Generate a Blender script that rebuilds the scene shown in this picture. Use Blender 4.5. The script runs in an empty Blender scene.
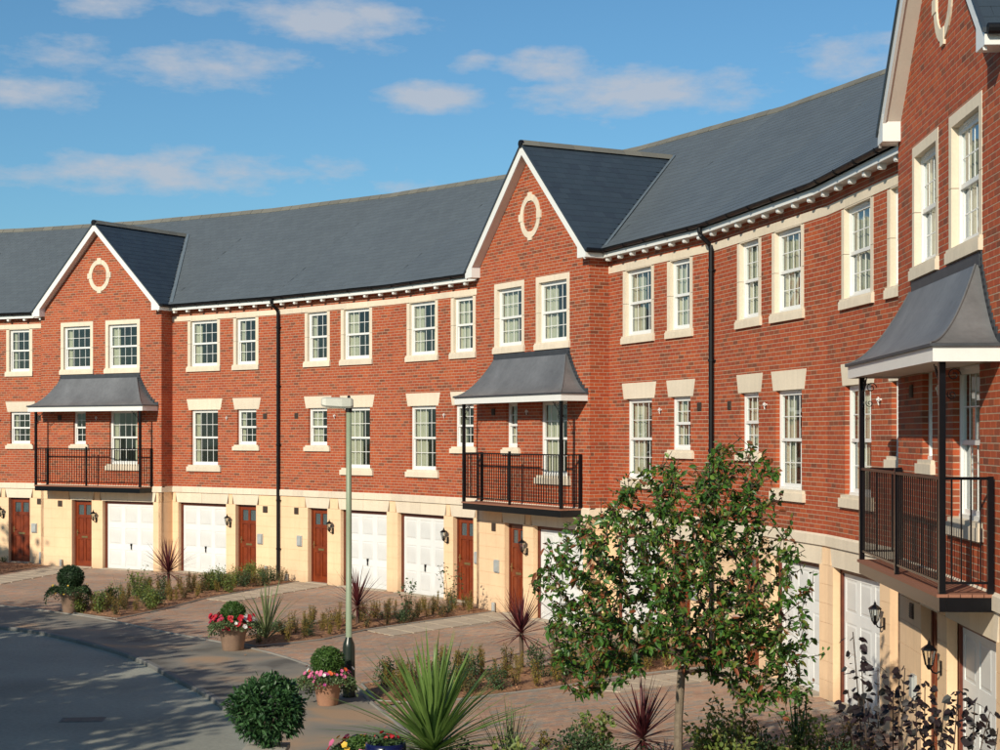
import bpy, math, random
import numpy as np
from mathutils import Vector, Matrix
random.seed(7); RS = np.random.RandomState(11)
S = bpy.context.scene
COL = S.collection
# ------------------------------------------------------------------ camera
cam = bpy.data.cameras.new('camera'); co = bpy.data.objects.new('camera', cam); COL.objects.link(co)
co.location = (0, 0, 4.2); co.rotation_euler = (math.radians(90), 0, 0)
cam.sensor_width = 36; cam.lens = 36*1.627; cam.shift_y = 0.0596; cam.shift_x = 0
cam.clip_start = 0.1; cam.clip_end = 3000
S.camera = co
S.render.resolution_x = 1024; S.render.resolution_y = 768
S.view_settings.view_transform = 'Standard'; S.view_settings.look = 'None'
S.view_settings.exposure = 0.17; S.view_settings.gamma = 1.0; S.view_settings.use_curve_mapping = False
# ------------------------------------------------------------------ sun + sky
SUN = Vector((-0.475, -0.88, 0.50)).normalized()
sl = bpy.data.lights.new('sun', 'SUN'); sl.energy = 4.3; sl.angle = math.radians(0.5); sl.color = (1.0, 0.915, 0.74)
so = bpy.data.objects.new('sun', sl); COL.objects.link(so)
so.rotation_euler = SUN.to_track_quat('Z', 'Y').to_euler(); so.location = (-30, -50, 40)
W = bpy.data.worlds.new('World'); S.world = W; W.use_nodes = True
wt = W.node_tree; wt.nodes.clear()
def wn(t, **k):
    n = wt.nodes.new(t)
    for a, b in k.items(): setattr(n, a, b)
    return n
sky = wn('ShaderNodeTexSky', sky_type='NISHITA', sun_disc=False)
sky.sun_elevation = math.asin(SUN.z); sky.sun_rotation = math.atan2(SUN.x, SUN.y)
sky.altitude = 0; sky.air_density = 1.0; sky.dust_density = 0.6; sky.ozone_density = 2.0
def wmath(op, a, b=None, c=None):
    n = wn('ShaderNodeMath', operation=op)
    for i, v in enumerate((a, b, c)):
        if v is None: continue
        if isinstance(v, (int, float)): n.inputs[i].default_value = v
        else: wt.links.new(v, n.inputs[i])
    return n.outputs[0]
tc = wn('ShaderNodeTexCoord'); sep = wn('ShaderNodeSeparateXYZ'); wt.links.new(tc.outputs['Generated'], sep.inputs[0])
X_, Y_, Z_ = sep.outputs
az = wmath('ARCTAN2', X_, Y_)
el = wmath('ARCSINE', wmath('MINIMUM', wmath('MAXIMUM', Z_, -1.0), 1.0))
cv = wn('ShaderNodeCombineXYZ'); wt.links.new(wmath('MULTIPLY', az, 1.0), cv.inputs[0]); wt.links.new(wmath('MULTIPLY', el, 2.6), cv.inputs[1])
nz = wn('ShaderNodeTexNoise'); nz.inputs['Scale'].default_value = 13; nz.inputs['Detail'].default_value = 8; nz.inputs['Roughness'].default_value = 0.62
wt.links.new(cv.outputs[0], nz.inputs['Vector'])
nz2 = wn('ShaderNodeTexNoise'); nz2.inputs['Scale'].default_value = 42; nz2.inputs['Detail'].default_value = 6; nz2.inputs['Roughness'].default_value = 0.6
wt.links.new(cv.outputs[0], nz2.inputs['Vector'])
# cloud banks by their direction (azimuth, elevation, half sizes, density)
CL = [(640, 92, 105, 24, 1.0), (555, 68, 55, 17, .85), (430, 96, 50, 14, .95), (335, 18, 95, 20, 1.0), (215, 66, 90, 22, .85), (35, 92, 62, 15, .9),
      (165, 172, 175, 22, .85), (105, 6, 50, 14, .85), (850, 52, 60, 26, .7), (470, 62, 26, 11, .7), (50, 50, 62, 16, .75), (430, 188, 70, 9, .6), (715, 80, 42, 20, .85), (205, 10, 60, 12, .6), (380, 45, 60, 12, .6)]
tot = None
for (px, py, rx, ry, dn) in CL:
    a0 = math.atan((px-500)/1627.); e0 = math.atan((434.6-py)/1627.*math.cos(a0))
    dx = wmath('DIVIDE', wmath('SUBTRACT', az, a0), rx/1627.); dy = wmath('DIVIDE', wmath('SUBTRACT', el, e0), ry/1627.)
    r2 = wmath('ADD', wmath('MULTIPLY', dx, dx), wmath('MULTIPLY', dy, dy))
    g = wmath('MULTIPLY', wmath('EXPONENT', wmath('MULTIPLY', r2, -0.6)), dn)
    tot = g if tot is None else wmath('MAXIMUM', tot, g)
# scattered cloud everywhere else in the sky
far_ = wmath('MULTIPLY', wmath('GREATER_THAN', wmath('ABSOLUTE', az), 0.34), 0.42)
tot = wmath('MAXIMUM', tot, far_)
cn = wmath('ADD', wmath('MULTIPLY', nz.outputs['Fac'], 1.9), wmath('MULTIPLY', nz2.outputs['Fac'], 1.2))
cn = wmath('SUBTRACT', wmath('ADD', cn, wmath('MULTIPLY', tot, 1.35)), 2.10)
mask = wmath('MULTIPLY', wmath('MINIMUM', wmath('MAXIMUM', wmath('MULTIPLY', cn, 1.35), 0.0), 1.0), wmath('MINIMUM', wmath('MULTIPLY', tot, 2.5), 1.0))
mask = wmath('MULTIPLY', mask, 0.80)
tint = wn('ShaderNodeMix', data_type='RGBA', blend_type='MULTIPLY'); tint.inputs['Factor'].default_value = 1
wt.links.new(sky.outputs[0], tint.inputs['A']); tint.inputs['B'].default_value = (0.57, 0.90, 1.05, 1)
mx = wn('ShaderNodeMix', data_type='RGBA'); wt.links.new(mask, mx.inputs['Factor'])
wt.links.new(tint.outputs['Result'], mx.inputs['A']); mx.inputs['B'].default_value = (5.0, 5.3, 5.9, 1)
bg = wn('ShaderNodeBackground'); bg.inputs['Strength'].default_value = 0.09
wt.links.new(mx.outputs['Result'], bg.inputs['Color'])
wo = wn('ShaderNodeOutputWorld'); wt.links.new(bg.outputs[0], wo.inputs['Surface'])

# ------------------------------------------------------------------ materials
def newmat(name):
    m = bpy.data.materials.new(name); m.use_nodes = True
    return m, m.node_tree, m.node_tree.nodes['Principled BSDF']
def ramp(nt, fac, stops):
    r = nt.nodes.new('ShaderNodeValToRGB'); e = r.color_ramp.elements
    while len(e) < len(stops): e.new(0.5)
    for i, (p, c) in enumerate(stops): e[i].position = p; e[i].color = (*c, 1)
    nt.links.new(fac, r.inputs[0]); return r.outputs[0]
def mat(name, col, rough=0.6, var=0.12, scale=6.0, col2=None, metal=0.0, spec=0.5, bump=0.0, bscale=60.0, island=None, coat=0.0, sub=0.0, big=None, streak=0., dirt=0.):
    """principled with noise colour variation; island=list of ramp stops driven by a per-piece random"""
    m, nt, b = newmat(name); L = nt.links
    geo = nt.nodes.new('ShaderNodeNewGeometry'); oi = nt.nodes.new('ShaderNodeObjectInfo')
    t = nt.nodes.new('ShaderNodeTexCoord')
    n = nt.nodes.new('ShaderNodeTexNoise'); n.inputs['Scale'].default_value = scale; n.inputs['Detail'].default_value = 6
    L.new(t.outputs['Object'], n.inputs['Vector'])
    if island:
        ad = nt.nodes.new('ShaderNodeMath'); ad.operation = 'ADD'; L.new(geo.outputs['Random Per Island'], ad.inputs[0]); L.new(oi.outputs['Random'], ad.inputs[1])
        fr = nt.nodes.new('ShaderNodeMath'); fr.operation = 'FRACT'; L.new(ad.outputs[0], fr.inputs[0])
        base = ramp(nt, fr.outputs[0], island)
    else:
        c2 = col2 or tuple(c*(1-var*2.2) for c in col)
        base = ramp(nt, n.outputs['Fac'], [(0.3, c2), (0.7, col)])
    # fine light-dark variation
    n2 = nt.nodes.new('ShaderNodeTexNoise'); n2.inputs['Scale'].default_value = scale*9; n2.inputs['Detail'].default_value = 4
    L.new(t.outputs['Object'], n2.inputs['Vector'])
    mr = nt.nodes.new('ShaderNodeMapRange'); mr.inputs[1].default_value = .25; mr.inputs[2].default_value = .75; mr.inputs[3].default_value = 1-var; mr.inputs[4].default_value = 1+var
    L.new(n2.outputs['Fac'], mr.inputs[0])
    mm = nt.nodes.new('ShaderNodeVectorMath'); mm.operation = 'SCALE'; L.new(base, mm.inputs[0]); L.new(mr.outputs[0], mm.inputs['Scale'])
    out = mm.outputs[0]
    if big:   # large soft weathering: (scale, strength)
        n3 = nt.nodes.new('ShaderNodeTexNoise'); n3.inputs['Scale'].default_value = big[0]; n3.inputs['Detail'].default_value = 5
        L.new(t.outputs['Object'], n3.inputs['Vector'])
        m3 = nt.nodes.new('ShaderNodeMapRange'); m3.inputs[1].default_value = .3; m3.inputs[2].default_value = .7; m3.inputs[3].default_value = 1-big[1]; m3.inputs[4].default_value = 1+big[1]*.6
        L.new(n3.outputs['Fac'], m3.inputs[0])
        m4 = nt.nodes.new('ShaderNodeVectorMath'); m4.operation = 'SCALE'; L.new(out, m4.inputs[0]); L.new(m3.outputs[0], m4.inputs['Scale']); out = m4.outputs[0]
    if streak or dirt:
        sx = nt.nodes.new('ShaderNodeSeparateXYZ'); L.new(t.outputs['Object'], sx.inputs[0])
        def mth(op, a, c):
            n_ = nt.nodes.new('ShaderNodeMath'); n_.operation = op
            for i, v in enumerate((a, c)):
                if isinstance(v, (int, float)): n_.inputs[i].default_value = v
                else: L.new(v, n_.inputs[i])
            return n_.outputs[0]
        cx = nt.nodes.new('ShaderNodeCombineXYZ'); L.new(mth('MULTIPLY', sx.outputs[0], 9.), cx.inputs[0]); L.new(mth('MULTIPLY', sx.outputs[1], 9.), cx.inputs[1]); L.new(mth('MULTIPLY', sx.outputs[2], .7), cx.inputs[2])
        n5 = nt.nodes.new('ShaderNodeTexNoise'); n5.inputs['Scale'].default_value = 1.; n5.inputs['Detail'].default_value = 6; L.new(cx.outputs[0], n5.inputs['Vector'])
        m5 = nt.nodes.new('ShaderNodeMapRange'); m5.inputs[1].default_value = .5; m5.inputs[2].default_value = .8; m5.inputs[3].default_value = 1; m5.inputs[4].default_value = 1-streak; L.new(n5.outputs['Fac'], m5.inputs[0])
        fac = m5.outputs[0]
        if dirt:   # splash dirt that fades out above the ground
            m6 = nt.nodes.new('ShaderNodeMapRange'); m6.inputs[1].default_value = 0.; m6.inputs[2].default_value = .42; m6.inputs[3].default_value = 1-dirt; m6.inputs[4].default_value = 1
            L.new(mth('ADD', sx.outputs[2], mth('MULTIPLY', mth('SUBTRACT', n5.outputs['Fac'], .5), .5)), m6.inputs[0]); fac = mth('MULTIPLY', fac, m6.outputs[0])
        m7 = nt.nodes.new('ShaderNodeVectorMath'); m7.operation = 'SCALE'; L.new(out, m7.inputs[0]); L.new(fac, m7.inputs['Scale']); out = m7.outputs[0]
    L.new(out, b.inputs['Base Color'])
    b.inputs['Roughness'].default_value = rough; b.inputs['Metallic'].default_value = metal
    b.inputs['Specular IOR Level'].default_value = spec
    if coat: b.inputs['Coat Weight'].default_value = coat
    if bump:
        nb = nt.nodes.new('ShaderNodeTexNoise'); nb.inputs['Scale'].default_value = bscale; nb.inputs['Detail'].default_value = 5
        L.new(t.outputs['Object'], nb.inputs['Vector'])
        bp = nt.nodes.new('ShaderNodeBump'); bp.inputs['Strength'].default_value = bump; bp.inputs['Distance'].default_value = 0.01
        L.new(nb.outputs['Fac'], bp.inputs['Height']); L.new(bp.outputs[0], b.inputs['Normal'])
    if sub:   # leaves let light through
        tr = nt.nodes.new('ShaderNodeBsdfTranslucent'); L.new(out, tr.inputs['Color'])
        ms = nt.nodes.new('ShaderNodeMixShader'); ms.inputs[0].default_value = sub
        o = nt.nodes['Material Output']; L.new(b.outputs[0], ms.inputs[1]); L.new(tr.outputs[0], ms.inputs[2]); L.new(ms.outputs[0], o.inputs['Surface'])
    return m
M = {}
M['brick'] = mat('brick', (.4, .1, .05), .85, .13, 8, bump=.25, bscale=120, big=(.7, .16), streak=.10, island=[(0, (.345, .056, .016)), (.22, (.395, .073, .019)), (.45, (.32, .049, .015)), (.62, (.425, .087, .023)), (.80, (.30, .053, .017)), (.92, (.24, .060, .022)), (1, (.18, .046, .020))])
M['mortar'] = mat('mortar', (.46, .335, .235), .95, .08, 10)
M['render'] = mat('cream_render', (.84, .585, .37), .9, .03, 2.0, col2=(.79, .54, .335), bump=.15, bscale=90, big=(.8, .08), streak=.10, dirt=.22)
M['stone'] = mat('cream_stone', (.71, .60, .45), .85, .05, 3.0, col2=(.66, .55, .41), bump=.15, bscale=80, big=(1.5, .08), streak=.10, island=[(0, (.67, .57, .44)), (.5, (.73, .62, .485)), (1, (.63, .54, .43))])
M['white'] = mat('white_paint', (.74, .73, .71), .35, .02, 3)
M['upvc'] = mat('white_window_frame', (.74, .73, .71), .3, .015, 3)
M['garage'] = mat('white_garage_door', (.75, .75, .745), .4, .02, 3, big=(.8, .03), streak=.05, dirt=.16)
M['soffit'] = mat('soffit_board', (.74, .68, .60), .7, .03, 3)
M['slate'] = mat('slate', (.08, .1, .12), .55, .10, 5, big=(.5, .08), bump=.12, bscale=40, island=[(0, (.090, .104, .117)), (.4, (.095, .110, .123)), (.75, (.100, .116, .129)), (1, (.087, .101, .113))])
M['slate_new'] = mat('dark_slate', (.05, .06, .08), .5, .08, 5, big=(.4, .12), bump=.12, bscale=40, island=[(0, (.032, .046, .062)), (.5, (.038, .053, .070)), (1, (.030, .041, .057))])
M['ridge'] = mat('ridge_tile_clay', (.17, .155, .13), .8, .12, 8, island=[(0, (.12, .115, .10)), (1, (.165, .155, .13))])
M['lead'] = mat('lead_sheet', (.20, .20, .205), .45, .10, 1.6, col2=(.155, .155, .16), metal=.3, streak=.12, big=(1.2, .18), bump=.2, bscale=6)
M['flash'] = mat('lead_flashing', (.06, .066, .078), .55, .12, 6, metal=.3)
M['valley'] = mat('valley_lead', (.17, .21, .245), .5, .08, 6, metal=.3)
M['black'] = mat('black_gutter', (.006, .006, .008), .5, .1, 4, spec=.25)
M['iron'] = mat('black_ironwork', (.004, .004, .006), .28, .1, 10, spec=.3)
M['wood'] = mat('mahogany_door', (.22, .036, .007), .38, .16, 4, col2=(.14, .020, .004), coat=.25)
M['woodframe'] = mat('mahogany_frame', (.14, .028, .012), .45, .12, 6, col2=(.09, .018, .008))
M['deck'] = mat('timber_deck', (.26, .11, .065), .7, .15, 7, island=[(0, (.24, .10, .06)), (1, (.30, .13, .08))])
M['steel'] = mat('grey_channel', (.36, .31, .25), .7, .06, 5)
M['brass'] = mat('brass', (.45, .33, .15), .35, .08, 10, metal=.8)
M['vent'] = mat('brown_vent', (.055, .035, .025), .7, .1, 20)
M['grey'] = mat('grey_plastic', (.40, .42, .42), .5, .08, 9)
M['room'] = mat('room_wall', (.36, .34, .30), .9, .05, 2)
M['curtain'] = mat('cream_curtain', (.68, .62, .47), .9, .05, 7, sub=.25)
M['asphalt'] = mat('road_asphalt', (.33, .325, .27), .92, .22, 14, col2=(.26, .26, .22), bump=.5, bscale=140, big=(.3, .28))
M['kerb'] = mat('kerb_concrete', (.16, .155, .15), .9, .14, 5, bump=.3, bscale=90, island=[(0, (.135, .132, .13)), (1, (.175, .17, .16))])
M['edging'] = mat('edging_concrete', (.33, .30, .26), .9, .1, 5, bump=.3, bscale=90, island=[(0, (.20, .185, .165)), (1, (.27, .245, .215))])
M['slab'] = mat('path_slab', (.37, .31, .24), .9, .07, 3, bump=.25, bscale=80, island=[(0, (.40, .325, .245)), (1, (.45, .37, .28))])
M['paver'] = mat('block_paver', (.3, .2, .17), .9, .14, 7, bump=.3, bscale=120, big=(.45, .22), island=[(0, (.38, .235, .16)), (.25, (.42, .27, .185)), (.45, (.34, .25, .19)), (.62, (.27, .24, .205)), (.8, (.42, .235, .155)), (1, (.33, .215, .155))])
M['sand'] = mat('joint_sand', (.24, .18, .14), .95, .1, 9)
M['grass'] = mat('lawn', (.06, .10, .03), .95, .2, 1.2, col2=(.04, .07, .02), bump=.6, bscale=50)
M['terra'] = mat('terracotta', (.46, .235, .145), .8, .09, 6, col2=(.36, .19, .125), bump=.15)
M['terra_old'] = mat('weathered_terracotta', (.34, .215, .15), .85, .12, 6, col2=(.25, .16, .115), bump=.2)
M['blue'] = mat('blue_glaze', (.005, .007, .05), .25, .1, 4)
M['planter'] = mat('stone_planter', (.42, .39, .34), .85, .08, 6)
M['lamp_green'] = mat('grey_green_paint', (.255, .30, .20), .45, .05, 3)
M['lamp_base'] = mat('dark_green_paint', (.018, .026, .020), .3, .1, 6)
M['lamp_head'] = mat('lamp_head_grey', (.50, .49, .42), .45, .05, 6)
M['bark'] = mat('tree_bark', (.20, .155, .11), .9, .2, 14, col2=(.12, .09, .065), bump=.6, bscale=40)
M['twig'] = mat('dark_twig', (.085, .055, .04), .9, .2, 14)
M['trunkred'] = mat('cordyline_stem', (.13, .085, .06), .9, .2, 14, bump=.5, bscale=40)
def leafmat(name, stops, rough=.45, sub=.25): return mat(name, stops[0][1], rough, .12, 6, island=stops, sub=sub)
M['leaf_tree'] = leafmat('tree_leaf', [(0, (.035, .10, .016)), (.35, (.06, .145, .020)), (.55, (.025, .07, .014)), (.76, (.14, .22, .03)), (.88, (.13, .055, .02)), (1, (.24, .07, .03))], .38, .14)
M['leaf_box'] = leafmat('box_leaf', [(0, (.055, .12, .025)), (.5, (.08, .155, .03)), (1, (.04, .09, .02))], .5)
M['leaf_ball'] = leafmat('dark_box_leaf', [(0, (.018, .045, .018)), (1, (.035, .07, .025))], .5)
M['leaf_laurel'] = leafmat('laurel_leaf', [(0, (.025, .075, .022)), (.5, (.045, .11, .032)), (1, (.015, .05, .018))], .5, .15)
M['leaf_gold'] = leafmat('golden_leaf', [(0, (.30, .20, .03)), (.5, (.17, .16, .03)), (1, (.30, .17, .035))], .6)
M['leaf_lime'] = leafmat('lime_leaf', [(0, (.16, .21, .04)), (.5, (.10, .16, .035)), (1, (.22, .22, .05))], .55)
M['leaf_green'] = leafmat('shrub_leaf', [(0, (.045, .09, .03)), (.5, (.065, .115, .04)), (1, (.035, .065, .028))], .55)
M['leaf_rust'] = leafmat('bronze_leaf', [(0, (.26, .12, .03)), (.5, (.11, .10, .03)), (1, (.07, .085, .03))], .6)
M['leaf_grey'] = leafmat('variegated_leaf', [(0, (.12, .17, .07)), (.5, (.075, .13, .04)), (1, (.20, .24, .12))], .55)
M['leaf_dark'] = leafmat('burgundy_leaf', [(0, (.012, .008, .009)), (.6, (.020, .008, .010)), (1, (.008, .009, .007))], .6, .1)
M['leaf_yucca'] = leafmat('green_blade', [(0, (.14, .23, .05)), (.5, (.19, .29, .075)), (1, (.09, .165, .035))], .4, .3)
M['leaf_red'] = leafmat('crimson_blade', [(0, (.10, .022, .026)), (.5, (.14, .03, .035)), (1, (.065, .018, .022))], .4, .3)
M['leaf_flax'] = leafmat('striped_blade', [(0, (.17, .22, .09)), (.5, (.24, .27, .13)), (1, (.10, .15, .05))], .5, .3)
M['leaf_wood'] = leafmat('broad_leaf', [(0, (.05, .10, .03)), (1, (.07, .13, .035))], .55, .2)
for nm, c in dict(red=(.55, .015, .03), crimson=(.42, .01, .06), pink=(.75, .16, .34), white=(.80, .78, .76), orange=(.80, .13, .03), magenta=(.45, .03, .22), yellow=(.8, .5, .05), blue_purple=(.06, .02, .16)).items():
    M['fl_'+nm] = mat('petal_'+nm, c, .6, .12, 9, sub=.2)
# bark mulch
M['mulch'] = mat('bark_mulch', (.34, .17, .085), .95, .3, 12, col2=(.18, .09, .05), bump=1.0, bscale=45)
M['chips'] = mat('bark_chips', (.25, .13, .07), .9, .2, 12, island=[(0, (.26, .125, .06)), (.5, (.40, .20, .10)), (1, (.17, .085, .045))])
# footway: worn tarmac with brown stains
def footway_mat():
    m, nt, b = newmat('footway_tarmac'); L = nt.links
    t = nt.nodes.new('ShaderNodeTexCoord')
    n = nt.nodes.new('ShaderNodeTexNoise'); n.inputs['Scale'].default_value = .55; n.inputs['Detail'].default_value = 7; n.inputs['Distortion'].default_value = .6
    L.new(t.outputs['Object'], n.inputs['Vector'])
    c = ramp(nt, n.outputs['Fac'], [(.36, (.10, .092, .08)), (.46, (.19, .175, .15)), (.56, (.25, .21, .165)), (.66, (.36, .235, .145))])
    n2 = nt.nodes.new('ShaderNodeTexNoise'); n2.inputs['Scale'].default_value = 90; n2.inputs['Detail'].default_value = 3; L.new(t.outputs['Object'], n2.inputs['Vector'])
    mr = nt.nodes.new('ShaderNodeMapRange'); mr.inputs[3].default_value = .75; mr.inputs[4].default_value = 1.25; L.new(n2.outputs['Fac'], mr.inputs[0])
    mm = nt.nodes.new('ShaderNodeVectorMath'); mm.operation = 'SCALE'; L.new(c, mm.inputs[0]); L.new(mr.outputs[0], mm.inputs['Scale'])
    L.new(mm.outputs[0], b.inputs['Base Color']); b.inputs['Roughness'].default_value = .93
    bp = nt.nodes.new('ShaderNodeBump'); bp.inputs['Strength'].default_value = .4; bp.inputs['Distance'].default_value = .01; L.new(n2.outputs['Fac'], bp.inputs['Height']); L.new(bp.outputs[0], b.inputs['Normal'])
    return m
M['footway'] = footway_mat()
def glass_mat(name, tint, k):
    m, nt, b = newmat(name); L = nt.links; nt.nodes.remove(b)
    f0 = nt.nodes.new('ShaderNodeLayerWeight'); f0.inputs['Blend'].default_value = .5; f = nt.nodes.new('ShaderNodeMath'); f.operation = 'POWER'; L.new(f0.outputs['Facing'], f.inputs[0]); f.inputs[1].default_value = 3.5
    ml = nt.nodes.new('ShaderNodeMath'); ml.operation = 'MULTIPLY_ADD'; ml.inputs[1].default_value = k; ml.inputs[2].default_value = .09; L.new(f.outputs[0], ml.inputs[0])
    tr = nt.nodes.new('ShaderNodeBsdfTransparent'); tr.inputs[0].default_value = (*tint, 1)
    gl = nt.nodes.new('ShaderNodeBsdfGlossy'); gl.inputs['Roughness'].default_value = .015; gl.inputs[0].default_value = (.9, .95, 1, 1)
    ms = nt.nodes.new('ShaderNodeMixShader'); L.new(ml.outputs[0], ms.inputs[0]); L.new(tr.outputs[0], ms.inputs[1]); L.new(gl.outputs[0], ms.inputs[2])
    L.new(ms.outputs[0], nt.nodes['Material Output'].inputs['Surface'])
    return m
M['glass'] = glass_mat('window_glass', (.84, .90, .88), .75)
M['lglass'] = glass_mat('lantern_glass', (.85, .87, .85), .7)

# ------------------------------------------------------------------ mesh helpers
BOXF = [(0, 1, 3, 2), (4, 6, 7, 5), (0, 4, 5, 1), (2, 3, 7, 6), (0, 2, 6, 4), (1, 5, 7, 3)]
class MB:
    def __init__(s): s.v = []; s.f = []
    def add(s, vs, fs):
        k = len(s.v); s.v.extend(vs); s.f.extend([tuple(i+k for i in f) for f in fs])
    def hexa(s, p, skip=()):     # p: 8 corners ordered x,y,z bits (zyx nested: index = 4x+2y+z)
        s.add(p, [f for i, f in enumerate(BOXF) if i not in skip])
    def box(s, u0, u1, n0, n1, z0, z1, mL=0., mR=0., slope=0., skip=()):
        """house-local box: u along the wall, n outwards; mL/mR mitre tangents; skip faces"""
        p = []
        for ui in (0, 1):
            for n in (n0, n1):
                for z in (z0, z1):
                    u = (u0+n*mL) if ui == 0 else (u1-n*mR)
                    p.append((u, -n, z))
        s.hexa(p, skip)
    def wbox(s, x0, x1, y0, y1, z0, z1): s.hexa([(x, y, z) for x in (x0, x1) for y in (y0, y1) for z in (z0, z1)])
    def quad(s, a, b, c, d): s.add([a, b, c, d], [(0, 1, 2, 3)])
    def prism(s, poly, n0, n1):   # poly in (u,z), extruded between n0 and n1
        k = len(poly); vs = [(u, -n0, z) for u, z in poly]+[(u, -n1, z) for u, z in poly]
        fs = [tuple(range(k)), tuple(range(2*k-1, k-1, -1))]+[(i, (i+1) % k, k+(i+1) % k, k+i) for i in range(k)]
        s.add(vs, fs)
    def tube(s, pts, r, seg=8, cap=True):
        pts = [Vector(p) for p in pts]; rs = r if isinstance(r, (list, tuple)) else [r]*len(pts)
        k0 = len(s.v)
        for i, p in enumerate(pts):
            d = (pts[min(i+1, len(pts)-1)]-pts[max(i-1, 0)]).normalized()
            a = d.cross(Vector((0, 0, 1)) if abs(d.z) < .95 else Vector((1, 0, 0))).normalized(); b = d.cross(a)
            for j in range(seg):
                t = 2*math.pi*j/seg
                s.v.append(tuple(p+(a*math.cos(t)+b*math.sin(t))*rs[i]))
        for i in range(len(pts)-1):
            for j in range(seg):
                s.f.append((k0+i*seg+j, k0+i*seg+(j+1) % seg, k0+(i+1)*seg+(j+1) % seg, k0+(i+1)*seg+j))
        if cap:
            s.f.append(tuple(range(k0, k0+seg))); s.f.append(tuple(range(k0+(len(pts)-1)*seg, k0+len(pts)*seg)))
    def lathe(s, prof, c=(0, 0, 0), seg=20):
        k0 = len(s.v)
        for r, z in prof:
            for j in range(seg):
                t = 2*math.pi*j/seg; s.v.append((c[0]+r*math.cos(t), c[1]+r*math.sin(t), c[2]+z))
        for i in range(len(prof)-1):
            for j in range(seg): s.f.append((k0+i*seg+j, k0+i*seg+(j+1) % seg, k0+(i+1)*seg+(j+1) % seg, k0+(i+1)*seg+j))
    def mesh(s, name, m, smooth=False):
        me = bpy.data.meshes.new(name); me.from_pydata(s.v, [], s.f); me.materials.append(m); me.update()
        if smooth: me.polygons.foreach_set('use_smooth', [True]*len(me.polygons))
        return me
    def build(s, name, m, parent=None, kind=None, smooth=False, loc=None):
        if not s.f: return None
        return link(name, s.mesh(name, m, smooth), parent, kind, loc)
def link(name, me, parent=None, kind=None, loc=None, label=None):
    o = bpy.data.objects.new(name, me); COL.objects.link(o)
    if parent: o.parent = parent
    if kind: o['kind'] = kind
    if loc is not None: o.location = loc
    if label: o['label'] = label
    return o
def thing(name, label, cat, loc=(0, 0, 0), rz=0., group=None):
    o = bpy.data.objects.new(name, None); COL.objects.link(o); o.location = loc; o.rotation_euler = (0, 0, rz)
    o['label'] = label; o['category'] = cat
    if group: o['group'] = group
    return o
def copy_tree(o, parent=None):
    c = o.copy(); COL.objects.link(c); c.parent = parent
    for ch in list(o.children): copy_tree(ch, c)
    return c

# ------------------------------------------------------------------ brick laying
def intervals(a0, a1, cuts):
    out = [(a0, a1)]
    for c0, c1 in cuts:
        nx = []
        for s, e in out:
            if c1 <= s or c0 >= e: nx.append((s, e)); continue
            if c0 > s: nx.append((s, c0))
            if c1 < e: nx.append((c1, e))
        out = nx
    return out
def lay_bricks(mb, mort, mp, a0, a1, z0, z1, openings, slope=None, solo=None, solo_test=None):
    """mp(a, d, z) -> local point; openings: (a0,a1,z0,z1[,flare]); slope(z)->(lo,hi) clip"""
    H, LB, J = .075, .225, .0125
    r = 0; z = z0
    while z < z1-1e-6:
        zt = min(z+H-J, z1)
        brk = sorted({z, zt}|{q for o in openings for q in (o[2], o[3]) if z+.006 < q < zt-.006})
        off = (LB/2 if r % 2 else 0)+(.03 if r % 4 > 1 else 0)
        for za, zb in zip(brk[:-1], brk[1:]):
            zm = (za+zb)/2; cuts = []
            for o in openings:
                if o[2] < zm < o[3]:
                    fl = (o[4]*(zm-o[2])/(o[3]-o[2])) if len(o) > 4 else 0
                    cuts.append((o[0]-fl, o[1]+fl))
            lo, hi = a0, a1
            if slope:
                l2, h2 = slope(zm); lo = max(lo, l2); hi = min(hi, h2)
                if hi-lo < .04: continue
            for s, e in intervals(lo, hi, cuts):
                k = math.floor((s-a0+off)/LB); x = a0-off+k*LB
                while x < e:
                    b0 = max(x+J/2 if x > s else s, s); b1 = min(x+LB-J/2, e)
                    if b0-s < .03: b0 = s
                    if e-b1 < .03: b1 = e
                    if b1-b0 > .018:
                        d = random.uniform(-.0003, .0009)
                        if solo is not None and b1-b0 > .21 and zb-za > .06 and len(solo) < 300 and solo_test((b0+b1)/2, zm):
                            solo.append((b0, b1, za, zb))
                        else:
                            edge = (b0 == s and s > a0+.01) or (b1 == e and e < a1-.01)
                            p = [mp(a, dd, zz) for a in (b0, b1) for dd in (-.125 if edge else -.02, d) for zz in (za, zb)]
                            mb.hexa(p, skip=(2,))
                    x += LB
        z += H; r += 1
    for o in openings:
        if len(o) == 4 and o[3]-o[2] > .5 and o[0] > 0:
            for x in (o[0]-.002, o[1]+.002): mort.quad(mp(x, -.003, o[2]), mp(x, -.125, o[2]), mp(x, -.125, o[3]), mp(x, -.003, o[3]))
    # mortar sheet
    zs = sorted({z0, z1}|{q for o in openings for q in (o[2], o[3]) if z0 < q < z1})
    for za, zb in zip(zs[:-1], zs[1:]):
        zm = (za+zb)/2
        cuts = [(o[0], o[1]) for o in openings if o[2] < zm < o[3]]
        for s, e in intervals(a0, a1, cuts):
            if slope:
                n = max(1, int((zb-za)/.1))
                for i in range(n):
                    y0 = za+(zb-za)*i/n; y1 = za+(zb-za)*(i+1)/n
                    l0, h0 = slope(y0); l1, h1 = slope(y1)
                    q = [max(s, l0), min(e, h0), max(s, l1), min(e, h1)]
                    if q[1] > q[0]: mort.quad(mp(q[0], -.0022, y0), mp(q[1], -.0022, y0), mp(max(q[3], q[2]), -.0022, y1), mp(q[2], -.0022, y1))
            else: mort.quad(mp(s, -.0022, za), mp(e, -.0022, za), mp(e, -.0022, zb), mp(s, -.0022, zb))
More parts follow.
